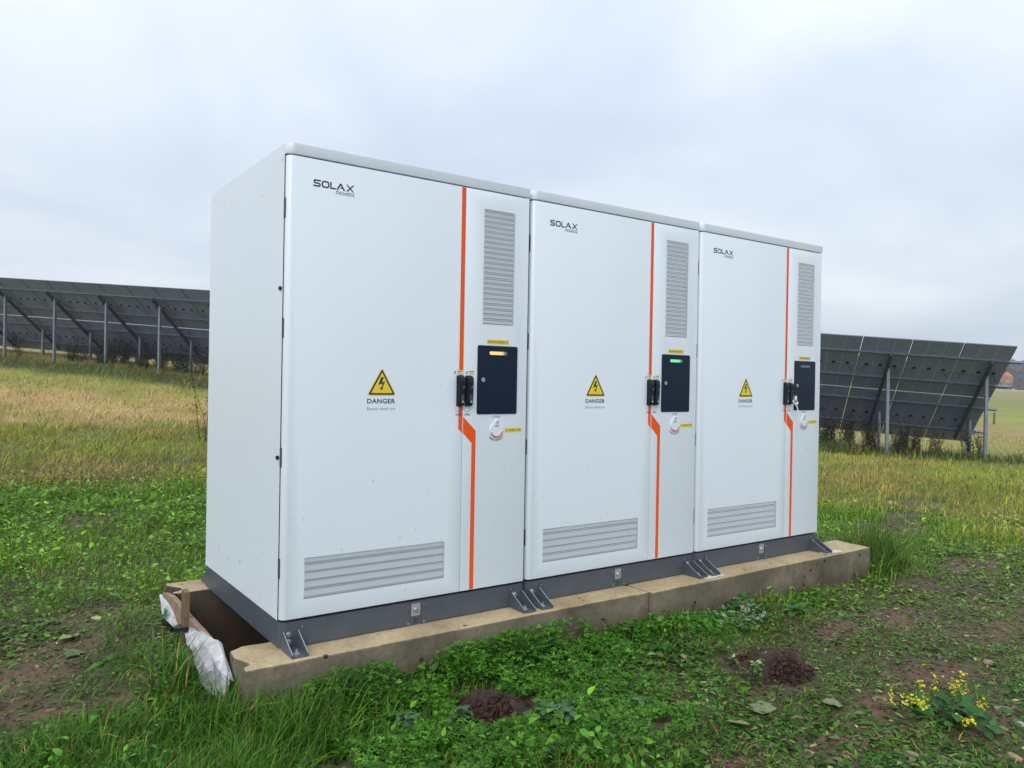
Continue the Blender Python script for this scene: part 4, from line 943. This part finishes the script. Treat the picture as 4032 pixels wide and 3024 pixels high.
def solar_table(name, P0, yaw, el, tilt, a0, a1, posts, s_long, s_short, label):
    P0 = Vector(P0); rd = Vector((-math.cos(yaw)*math.cos(el), math.sin(yaw)*math.cos(el), math.sin(el)))
    h = Vector((math.sin(yaw), math.cos(yaw), 0)); sdv = h*math.cos(tilt)+Vector((0, 0, -1))*math.sin(tilt)
    nr = rd.cross(sdv).normalized(); nr = nr if nr.z > 0 else -nr
    root = empty(name, P0); tag(root, label, 'solar array', 'ground mounted solar arrays')
    def T(u, s, q): return tuple(rd*u+sdv*s+nr*q)      # local to P0
    pitch = MW+MG; ml = (SL-SG)/2
    # one module per kind (upper, lower), then copies
    def module(s0):
        mb = MB(); mb.box(MG/2, MG/2+MW, s0, s0+ml, -.034, 0, M_FRAME, T=T)
        # underside and face laid 2 mm proud inside the frame
        fr = empty('x'); bpy.data.objects.remove(fr)
        o = mb.build('solar_panel', root)
        pts = [(MG/2+.012, s0+.012), (MG/2+MW-.012, s0+.012), (MG/2+MW-.012, s0+ml-.012), (MG/2+.012, s0+ml-.012)]
        m2 = MB(); m2.face([T(u, s, -.0365) for u, s in pts], M_BACK); m2.face([T(u, s, .0025) for u, s in pts[::-1]], M_CELL)
        o2 = m2.build('glass', o); at = o2.data.attributes.new('uvw', 'FLOAT_VECTOR', 'POINT')
        uv = [(u-MG/2, s-s0, 0) for u, s in pts]+[(u-MG/2, s-s0, 0) for u, s in pts[::-1]]
        at.data.foreach_set('vector', np.array(uv, np.float32).ravel())
        kids = [o2]
        for k_ in (.2, .5, .8):
            m3 = MB(); m3.box(MG/2+MW*k_-.045, MG/2+MW*k_+.045, s0+ml/2-.028, s0+ml/2+.028, -.062, -.037, M_BLACK, T=T); kids.append(m3.build('junction_box', o))
        m3 = MB(); pth = [T(MG/2+MW*.2, s0+ml/2, -.05), T(MG/2+MW*.17, s0+ml/2+.12, -.06), T(MG/2+MW*.10, s0+ml/2+.30, -.055), T(MG/2+MW*.06, s0+ml/2+.36, -.05)]
        m3.tube(pth, .005, M_BLACK, 5); pth = [T(MG/2+MW*.8, s0+ml/2, -.05), T(MG/2+MW*.86, s0+ml/2+.14, -.065), T(MG/2+MW*.83, s0+ml/2+.33, -.055)]; m3.tube(pth, .005, M_BLACK, 5)
        kids.append(m3.build('cable', o))
        return o, kids
    protos = [module(0), module(ml+SG)]
    for o, kids in protos: o.location = rd*(a0*pitch)
    for a in range(a0+1, a1):
        for o, kids in protos:
            c = o.copy(); COL.objects.link(c); c.parent = root; c.location = rd*(a*pitch)
            for kk in kids: d = kk.copy(); COL.objects.link(d); d.parent = c
    for s_ in (.125, .36, .60, .86):
        mb = MB(); u0, u1 = a0*pitch-(.26 if a0 == 0 else 0), a1*pitch
        for (sa, sb, qa, qb) in ((s_*SL-.03, s_*SL+.03, -.095, -.090), (s_*SL-.03, s_*SL-.026, -.0895, -.038), (s_*SL+.026, s_*SL+.03, -.0895, -.038)):
            mb.box(u0, u1, sa, sb, qa, qb, M_PURL, T=T)
        mb.build('purlin', root)
    for k_ in range(posts[0], posts[1]):
        a = posts[2]+2*k_; u = a*pitch
        mb = MB(); mb.box(u-.03, u+.03, .11*SL, .93*SL, -.20, -.097, M_RAFT, T=T); mb.build('rafter', root)
        for s_ in (s_long, s_short):
            top = Vector(T(u-(.05 if s_ == s_long else .17), s_*SL, -.13)); wx, wy = (P0+top).x, (P0+top).y
            gz = float(ground(np.array([wx]), np.array([wy]))[0])-.3-P0.z; X = h.cross(Vector((0, 0, 1)))
            mb = MB()
            # C-section post
            for (a_, b_, c_, d_) in ((-.035, .035, -.05, -.045), (-.035, -.030, -.045, .05), (.030, .035, -.045, .05)):
                vs = [tuple(Vector((top.x, top.y, 0))+X*xx+h*yy+Vector((0, 0, zz))) for zz in (gz, top.z+.04) for yy in (c_, d_) for xx in (a_, b_)]
                mb.mesh(vs, [(0,2,3,1), (4,5,7,6), (0,1,5,4), (2,6,7,3), (0,4,6,2), (1,3,7,5)], M_POST)
            mb.build('post', root)
    return root
solar_table('solar_array', (19.75538533, 5.00042997, 2.22349289), .88195399, .0697709, .59151557, 0, 9, (0, 4, .37), .265, .725, 'solar array seen from behind at the right, its bare end showing past the third cabinet')
solar_table('solar_array', (5.9546012, 24.88622266, 4.14127379), .86011023, .06472193, .61725238, -5, 13, (-2, 6, .26), .205, .65, 'long solar array seen from behind at the left, running out of the picture')

# ------------------------------------------------------------------ plants as things
def gz1(x, y): return float(ground(np.array([x]), np.array([y]), False)[0])
def leafy(name, loc, spec, label, cat, group=None, mat=None, rz=0, seed=1):
    """spec: list of (kind, args) leaves/stems/flowers -> parts"""
    root = empty(name, loc, rz); tag(root, label, cat, group); r_ = np.random.default_rng(seed)
    for part, fn, m in spec:
        V, F, C = fn(r_); np_mesh(part, V, F, C, m, root)
    return root
def stems_geo(paths, r0, col):
    parts_ = []
    for p in paths:
        p = np.array(p, float); n = len(p); a = np.linspace(0, 2*math.pi, 5)[:4]
        V = []
        for i in range(n):
            rr = r0*(1-.6*i/(n-1)); V += [p[i]+np.array((math.cos(t)*rr, math.sin(t)*rr, 0)) for t in a]
        F = np.array([(i*4+k_, i*4+(k_+1) % 4, (i+1)*4+(k_+1) % 4, (i+1)*4+k_) for i in range(n-1) for k_ in range(4)])
        parts_.append((np.array(V), [F], np.tile(col, (len(V), 1))))
    return join(parts_)
def curve_path(r_, base, az, length, lean, n=6, wob=.03):
    p = [np.array(base, float)]; d = np.array((math.cos(az)*lean, math.sin(az)*lean, 1.0)); d /= np.linalg.norm(d)
    for i in range(n): d = d+r_.normal(0, wob, 3); d /= np.linalg.norm(d); p.append(p[-1]+d*length/n)
    return p
def nettle(seed, height, nst):
    r0_ = np.random.default_rng(seed)
    paths = [curve_path(r0_, (r0_.normal(0, .02), r0_.normal(0, .02), -.02), r0_.uniform(0, 6.28), height*r0_.uniform(.7, 1), r0_.uniform(.1, .6)) for _ in range(nst)]
    def leaves(r_):
        pos = []; az = []; sz = []; 
        for p in paths:
            for i in range(2, len(p)):
                a = r_.uniform(0, 3.14)+(i % 2)*1.57
                for q in range(2 if i < len(p)-1 else 4): pos.append(p[i]); az.append(a+3.14*q+(.78*q if i == len(p)-1 else 0)); sz.append(.050*(1.15-.5*i/len(p))*r_.uniform(.8, 1.15))
        n = len(pos); sz = np.array(sz); v, f = leaf_t(5, .62, .15, .3)
        return inst(v, f, np.array(pos), np.array(az), r_.normal(.25, .2, n), r_.normal(0, .25, n), np.c_[sz, sz, sz], np.array((.085,.175,.075))*cvar(n, .15, .05))
    return [('leaves', leaves, M_FOL), ('stem', lambda r_: stems_geo(paths, .002, (.08,.13,.04)), M_FOL)]
for (x_, y_, hh_, ns, lab) in [(.80, -.86, .13, 6, 'pale green nettle just right of the larger near molehill'), (.52, -.62, .11, 3, 'tall pale nettle at the left edge of the near molehill'), (.36, -.50, .11, 3, 'grey green nettle rising from the clover below the first cabinet'), (1.22, -.90, .07, 2, 'small nettle alone on mossy mud in front of the beams')]:
    leafy('nettle', (x_, y_, gz1(x_, y_)), nettle(int(x_*100), hh_, ns), lab, 'nettle', 'nettles in the clover', seed=int(x_*77))
def rosette(n_, length, wratio, col, tilt0, seed):
    def f_(r_):
        v, f = leaf_t(6, wratio, .2, .35); az = np.linspace(0, 6.28, n_, endpoint=False)+r_.normal(0, .2, n_); ln = length*r_.uniform(.65, 1.1, n_)
        return inst(v, f, np.tile((0, 0, .006), (n_, 1))+r_.normal(0, .004, (n_, 3)), az, r_.normal(tilt0, .25, n_), r_.normal(0, .2, n_), np.c_[ln, ln, ln], np.array(col)*cvar(n_, .15, .06))
    return [('leaves', f_, M_FOL)]
leafy('lanceleaf_plant', (1.10, -.27, gz1(1.10, -.27)), rosette(14, .20, .22, (.065,.17,.03), .95, 5), 'tall plant with long lance shaped leaves against the front beam', 'plant', seed=5)
leafy('dock_plant', (-.32, .32, gz1(-.32, .32)), rosette(8, .10, .45, (.05,.14,.04), .5, 6), 'broad leaved dock plant in the grass left of the pit', 'plant', seed=6)
leafy('weed_rosette', (-.55, .78, gz1(-.55, .78)), rosette(9, .09, .4, (.06,.18,.03), .35, 7), 'bright green weed rosette between the bare mud patches at left', 'plant', seed=8)
leafy('weed_rosette', (1.45, -.70, gz1(1.45, -.70)), rosette(8, .07, .25, (.12,.2,.05), .3, 7), 'small lime green weed on the mud between the two molehills', 'plant', seed=9)
leafy('weed_rosette', (2.98, -.44, gz1(2.98, -.44)), rosette(9, .10, .5, (.07,.18,.05), .45, 7), 'broad pale weed at the foot of the farther front beam', 'plant', seed=10)
# mustard in flower
def mustard():
    r0_ = np.random.default_rng(21)
    paths = [curve_path(r0_, (r0_.normal(0, .03), r0_.normal(0, .03), 0), a, ln, 1.7, 8, .10) for a, ln in [(2.9, .30), (3.3, .26), (2.3, .24), (.4, .24), (.9, .30), (.1, .20), (1.5, .22), (3.9, .20), (.6, .20)]]
    def flowers(r_):
        pos = []
        for p in paths:
            for k_ in range(26):
                i = len(p)-1-int(r_.integers(0, 3)); pos.append(p[i]+r_.normal(0, .013, 3)+np.array((0, 0, .006)))
        n = len(pos); V = []; v4 = []
        for k_ in range(4):
            a = math.pi/2*k_; c, s = math.cos(a), math.sin(a)
            for (x, y, z) in [(0, 0, 0), (.7, -.45, .2), (1, 0, .25), (.7, .45, .2)]: v4.append((x*c-y*s, x*s+y*c, z))
        f = [np.array([(4*k_, 4*k_+1, 4*k_+2, 4*k_+3) for k_ in range(4)])]
        return inst(np.array(v4), f, np.array(pos), r_.uniform(0, 6.28, n), r_.normal(0, .5, n), r_.normal(0, .5, n), r_.uniform(.0045, .008, n), np.array((.80,.72,.02))*cvar(n, .08, .03))
    def leaves(r_):
        v, f = leaf_t(5, .55, .2, .35); n = 60
        pos = np.c_[r_.normal(.05, .09, n), r_.normal(-.01, .08, n), r_.uniform(.005, .08, n)]
        sz = r_.uniform(.04, .085, n); return inst(v, f, pos, r_.uniform(0, 6.28, n), r_.normal(.2, .35, n), r_.normal(0, .3, n), sz, np.array((.040,.13,.030))*cvar(n, .2, .06))
    return [('flowers', flowers, M_FOL), ('leaves', leaves, M_FOL), ('stem', lambda r_: stems_geo(paths, .002, (.10,.18,.05)), M_FOL)]
leafy('mustard_plant', (2.27, -1.66, gz1(2.27, -1.66)), mustard(), 'sprawling plant with bright yellow flowers at the bottom right', 'flowering plant', seed=3)
def whiteflower():
    r0_ = np.random.default_rng(5); paths = [curve_path(r0_, (r0_.normal(0, .03), r0_.normal(0, .03), 0), r0_.uniform(0, 6.28), .13, .5, 6, .06) for _ in range(7)]
    def fl(r_):
        pos = np.concatenate([np.array(p[-1])+r_.normal(0, .004, (5, 3)) for p in paths[:5]]); n = len(pos); v, f = trefoil()
        return inst(v, f, pos, r_.uniform(0, 6, n), r_.normal(0, .4, n), r_.normal(0, .4, n), np.full(n, .005), np.full((n, 3), .75))
    def le(r_):
        pos = np.concatenate([np.array(p[i])+r_.normal(0, .008, (5, 3)) for p in paths for i in range(1, 6)]); n = len(pos); v, f = leaf_t(4, .6)
        return inst(v, f, pos, r_.uniform(0, 6.3, n), r_.normal(.2, .3, n), r_.normal(0, .3, n), r_.uniform(.012, .025, n), np.array((.11,.21,.03))*cvar(n, .2, .08))
    return [('flowers', fl, M_FOL), ('leaves', le, M_FOL), ('stem', lambda r_: stems_geo(paths, .0014, (.08,.16,.04)), M_FOL)]
leafy('chickweed_plant', (1.90, -.98, gz1(1.90, -.98)), whiteflower(), 'small lime green plant with tiny white flowers beside the farther molehill', 'flowering plant', seed=4)
# molehills
def molehill(x_, y_, rr, hh_, label, seed):
    r_ = np.random.default_rng(seed); root = empty('molehill', (x_, y_, gz1(x_, y_)-.01)); tag(root, label, 'molehill', 'molehills in front of the beams')
    n = 46; uu = np.linspace(0, 1, n//2); V = []; A = np.linspace(0, 2*math.pi, n, endpoint=False); F = []
    for i, t in enumerate(uu):
        for a in A:
            rad = rr*t*(1+.20*math.sin(2*a+seed)+.12*math.sin(3*a+seed*3)+.09*math.sin(5*a+2*seed)); X, Y = x_+rad*math.cos(a), y_+rad*math.sin(a)
            z = hh_*(1-t**1.7)**.9 if t < 1 else -.02
            z += float(vnoise(np.array([X]), np.array([Y]), .05, seed)[0]-.5)*.055*(1-t**4)+float(vnoise(np.array([X]), np.array([Y]), .018, seed+1)[0]-.5)*.028
            V.append((X-x_, Y-y_, z-.01*t))
    F = [(i*n+k_, (i+1)*n+k_, (i+1)*n+(k_+1) % n, i*n+(k_+1) % n) for i in range(len(uu)-1) for k_ in range(n)]
    me = bpy.data.meshes.new('heap'); me.from_pydata(V, [], F); me.materials.append(M_MOUND); me.update(); o = bpy.data.objects.new('heap', me); COL.objects.link(o); o.parent = root
    m = 1500; a = r_.uniform(0, 6.28, m); t = np.sqrt(r_.uniform(0, 1.5, m)); px, py = rr*t*np.cos(a), rr*t*np.sin(a); pz = hh_*np.maximum(0, 1-np.minimum(t, 1)**1.7)**.9+.002
    c = inst(ov, of, np.c_[px, py, pz], r_.uniform(0, 6, m), r_.normal(0, .6, m), r_.normal(0, .6, m), r_.uniform(.08, 1, m)**2.5*.017+.003, np.array((.046,.024,.016))*cvar(m, .4, .05))
    q = np_mesh('clods', *c, M_DRY, root); q['kind'] = 'stuff'
    return root
molehill(.69, -.59, .155, .075, 'fresh dark red molehill in the clover below the first cabinet', 3)
molehill(2.08, -.93, .20, .10, 'taller fresh molehill on open mud in front of the second beam', 8)
molehill(.90, -.62, .06, .03, 'little heap of dark earth right of the nearest molehill', 12)
# stones
def stone(x_, y_, s, col, label, seed):
    r_ = np.random.default_rng(seed); bm = bmesh.new(); bmesh.ops.create_icosphere(bm, subdivisions=3, radius=1)
    for v in bm.verts:
        k_ = 1+.12*math.sin(v.co.x*3+seed)+.10*math.sin(v.co.y*4+seed*2)+.05*math.sin(v.co.z*7+seed); v.co = Vector((v.co.x*s*1.25*k_, v.co.y*s*.85*k_, v.co.z*s*.6*k_))
    m = plain('stone_'+str(seed), col, .7, nscale=40, namt=.2, bump=.002); o = bm_obj(bm, 'stone', m); o.location = (x_, y_, gz1(x_, y_)+s*.25); o.rotation_euler = (0, 0, seed)
    tag(o, label, 'stone', 'stones on the mud'); return o
for (vx, vy, s, col, lab) in [(2.17, -1.95, .022, (.30,.19,.13), 'smooth tan oval stone at the bottom right corner'), (2.62, -1.72, .026, (.26,.17,.15), 'angular pinkish stone right of the yellow flowers'), (2.52, -1.83, .018, (.32,.29,.25), 'grey stone below the pinkish one'), (3.16, -1.43, .022, (.25,.18,.14), 'brown stone on the mud near the right edge'),
        (1.86, -1.72, .018, (.24,.16,.13), 'small stone left of the yellow flowers'), (1.97, -.44, .0, (.3,.3,.3), ''), (-.02, -.78, .016, (.28,.11,.07), 'reddish pebble in the mud at the bottom edge'), (.08, -.80, .017, (.17,.11,.11), 'purplish pebble beside the reddish one')]:
    if s: stone(vx, vy, s, col, lab, int(abs(vx*100))+1)
# fallen leaves, large enough to tell apart
def fallen(x_, y_, s, col, label, seed):
    v, f = leaf_t(6, .8, .12, -.1); r_ = np.random.default_rng(seed); n = 1; v = v.copy(); v[:, 1] *= 1+.25*np.sin(v[:, 0]*22); v[:, 2] += r_.normal(0, .03, len(v))
    o = np_mesh('fallen_leaf', v*s, f, np.tile(col, (len(v), 1)), M_DRY); o.location = (x_, y_, gz1(x_, y_)+.014); o.rotation_euler = (r_.normal(0, .15), r_.normal(0, .15), r_.uniform(0, 6)); tag(o, label, 'leaf', 'fallen leaves'); return o
for i, (x_, y_, s, col, lab) in enumerate([(1.62,-1.22,.13,(.20,.23,.13),'large wilted grey green leaf on the mud, lower middle'), (1.50,-1.25,.10,(.33,.33,.12),'yellowing crumpled leaf beside the large wilted one'), (1.98,-1.36,.09,(.19,.20,.11),'dull olive leaf left of the yellow flowers'), (1.42,-.38,.05,(.17,.11,.09),'purplish brown leaf standing in the clover'), (.70,-.98,.06,(.62,.55,.05),'bright yellow leaf in the clover at the bottom'),
        (-.70,1.20,.11,(.24,.27,.10),'pale wilted leaf on the mud at the left'), (-.62,1.02,.10,(.11,.16,.07),'dark green leaf lying on the left mud'), (-.48,1.45,.06,(.40,.40,.15),'small straw leaf on the left mud'), (2.10,-1.02,.04,(.55,.55,.15),'yellow green leaf stuck on the farther molehill')]): fallen(x_, y_, s, col, lab, 90+i)
# dry stalks near the first cabinet's back
def deadweed(seed, height, nst, col, leafn, spread=.25):
    r0_ = np.random.default_rng(seed); paths = [curve_path(r0_, (r0_.normal(0, .06), r0_.normal(0, .06), -.03), r0_.uniform(0, 6.28), height*r0_.uniform(.6, 1), r0_.uniform(0, spread*2), 8, .07) for _ in range(nst)]
    def leaves(r_):
        idx = [(p, i) for p in paths for i in range(2, len(p)) for _ in range(leafn)]; n = len(idx); pos = np.array([p[i]+r_.normal(0, .03, 3) for p, i in idx]); v, f = leaf_t(4, .45, .2, .3)
        return inst(v, f, pos, r_.uniform(0, 6.28, n), r_.normal(.2, .7, n), r_.normal(0, .6, n), r_.uniform(.018, .045, n)*min(height, .9)/.7, np.array(col)*cvar(n, .3, .08))
    return [('leaves', leaves, M_DRY), ('stem', lambda r_: stems_geo(paths, .006, np.array(col)*.8), M_DRY)]
leafy('dry_stalks', (2.3, 10.4, gz1(2.3, 10.4)), deadweed(4, 1.35, 4, (.055,.04,.04), 3, .12), 'tall thin dark dry stalks in the meadow left of the first cabinet', 'weed', seed=2)
def scatter_weeds(name, P0, yaw, el, a_list, s_rng, spec_fn, label, group, seed):
    r_ = np.random.default_rng(seed); first = None; rdx = np.array((-math.cos(yaw), math.sin(yaw))); hx_ = np.array((math.sin(yaw), math.cos(yaw)))
    for a in a_list:
        q = np.array(P0[:2])+rdx*a*1.154+hx_*r_.uniform(*s_rng)
        if first is None: first = leafy(name, (q[0], q[1], gz1(*q)), spec_fn, label, 'weed', group, seed=seed); o = first
        else: o = copy_tree(first)
        s = r_.uniform(.7, 1.25); o.location = (q[0], q[1], gz1(*q)); o.rotation_euler = (0, 0, r_.uniform(0, 6.28)); o.scale = (s, s, s*r_.uniform(.8, 1.15))
RP, RY = (19.755, 5.0), .882; LP, LY = (5.95, 24.89), .860
rr = np.random.default_rng(40)
scatter_weeds('dead_weed', RP, RY, 0, np.r_[rr.uniform(1.5, 4.4, 26), (.15, .3, .9, 1.3)], (1.0, 3.0), deadweed(11, .85, 9, (.040,.030,.025), 6, .25), 'dry dark brown dock stalks under the right-hand solar array', 'dry weeds under the right array', 41)
scatter_weeds('dead_weed', LP, LY, 0, np.r_[rr.uniform(0, 10, 30), rr.uniform(3.6, 5.6, 12)], (1.2, 3.6), deadweed(12, 1.0, 12, (.05,.045,.03), 6, .25), 'dry brown weeds under the left-hand solar array', 'dry weeds under the left array', 42)
scatter_weeds('green_weed', RP, RY, 0, (2.05, 2.2, 1.8, 3.4, 3.8), (.9, 1.8), deadweed(13, .55, 9, (.045,.12,.03), 9, .5), 'bushy green weed growing beneath the right-hand solar array', 'green weeds under the right array', 43)
scatter_weeds('green_weed', LP, LY, 0, (3.2, 4.3, 4.7, 6.1, 8.2, 1.4), (.4, 1.6), deadweed(14, .5, 9, (.04,.11,.035), 9, .5), 'bushy green weed growing beneath the left-hand solar array', 'green weeds under the left array', 44)

# ------------------------------------------------------------------ distance
def place(px, py_, d):
    v = cf + cr*((px-2016)/F_PX) - cu*((py_-1512)/F_PX); v = v/math.hypot(v.x, v.y); return CAM.x+v.x*d, CAM.y+v.y*d
x_, y_ = place(3914, 1660, 48); fp = MB(); fp.tube([(0, 0, -.3), (.01, 0, .62)], .06, M_STAKE, 7)
o = fp.build('fence_post'); o.location = (x_, y_, gz1(x_, y_)); tag(o, 'short dark wooden post in the field beyond the right-hand array', 'post')
def woods():
    r_ = np.random.default_rng(60); parts_ = []
    qv = np.array([(-.5, 0, -.5), (.5, 0, -.45), (.45, 0, .5), (-.5, 0, .45)]); qf = [np.array([(0, 1, 2, 3)])]
    for i in range(330):
        px = r_.uniform(3350, 5400); d = r_.uniform(400, 470); X, Y = place(px, 1500, d); g0 = gz1(X, Y)
        hh_ = r_.uniform(9, 12.5)+(d-400)*.04; con = r_.uniform() < .3 or d > 455; n = 150
        t = r_.uniform(0, 1, n)**.7; rad = (2.2*(1-t)+.2) if con else 2.6*np.sqrt(np.maximum(.05, 1-((t-.55)/.55)**2)); a = r_.uniform(0, 6.28, n); q = rad*np.sqrt(r_.uniform(0, 1, n))
        pos = np.c_[X+q*np.cos(a), Y+q*np.sin(a), g0+.3+t*hh_]; c = np.array((.025,.042,.03) if con else ((.085,.055,.05) if r_.uniform() < .75 else (.16,.10,.045)))
        parts_.append(inst(qv, qf, pos, r_.uniform(0, 6.28, n), r_.normal(0, .6, n), r_.normal(0, .6, n), r_.uniform(.7, 1.8, n), c*cvar(n, .3, .06)))
    return join(parts_)
tag(np_mesh('forest', *woods(), M_WOODS), 'bluish far-off wood of bare and evergreen trees along the horizon', 'forest', kind='stuff')
def autumn_tree():
    X, Y = place(3964, 1544, 385); root = empty('autumn_tree', (X, Y, gz1(X, Y))); tag(root, 'single orange autumn tree in front of the far wood at right', 'tree')
    r_ = np.random.default_rng(61); n = 900; t = r_.uniform(-1, 1, n); a = r_.uniform(0, 6.28, n); q = np.sqrt(r_.uniform(0, 1, n))*np.sqrt(1-t*t)
    pos = np.c_[2.2*q*np.cos(a)*(1+.2*np.sin(4*t+a)), 2.2*q*np.sin(a), 4.0+2.8*t*(1+.15*np.sin(3*a))]
    qv = np.array([(-.5, 0, -.5), (.5, 0, -.45), (.45, 0, .5), (-.5, 0, .45)])
    V, F, C = inst(qv, [np.array([(0, 1, 2, 3)])], pos, r_.uniform(0, 6.28, n), r_.normal(0, .7, n), r_.normal(0, .7, n), r_.uniform(.25, .6, n), np.array((.60,.27,.06))*cvar(n, .3, .06))
    np_mesh('crown', V, F, C, M_WOODS, root)
    mb = MB(); mb.tube([(0, 0, -.5), (.1, 0, 2), (0, .1, 5)], [.28, .2, .1], M_STAKE, 8); mb.tube([(.1, 0, 2), (1.2, .3, 5)], [.12, .04], M_STAKE, 6); mb.tube([(.05, 0, 2.4), (-1.1, -.4, 5.2)], [.12, .04], M_STAKE, 6); mb.build('trunk', root)
autumn_tree()
# ------------------------------------------------------------------ haze
HAZE = 0.0008
if HAZE:
    zlo = float(GZ.min())-1.0; mb = MB(); m = bpy.data.materials.new('haze'); m.use_nodes = True; nt = m.node_tree; nt.nodes.clear()
    oo = N(nt, 'ShaderNodeOutputMaterial'); pv = N(nt, 'ShaderNodeVolumePrincipled'); pv.inputs['Density'].default_value = HAZE; pv.inputs['Color'].default_value = (.80,.87,.97, 1); L(nt, pv.outputs[0], oo.inputs['Volume'])
    mb.box(-645, 645, -645, 645, zlo, 24, m); tag(mb.build('haze'), 'thin grey haze over the far field', 'haze', kind='stuff')
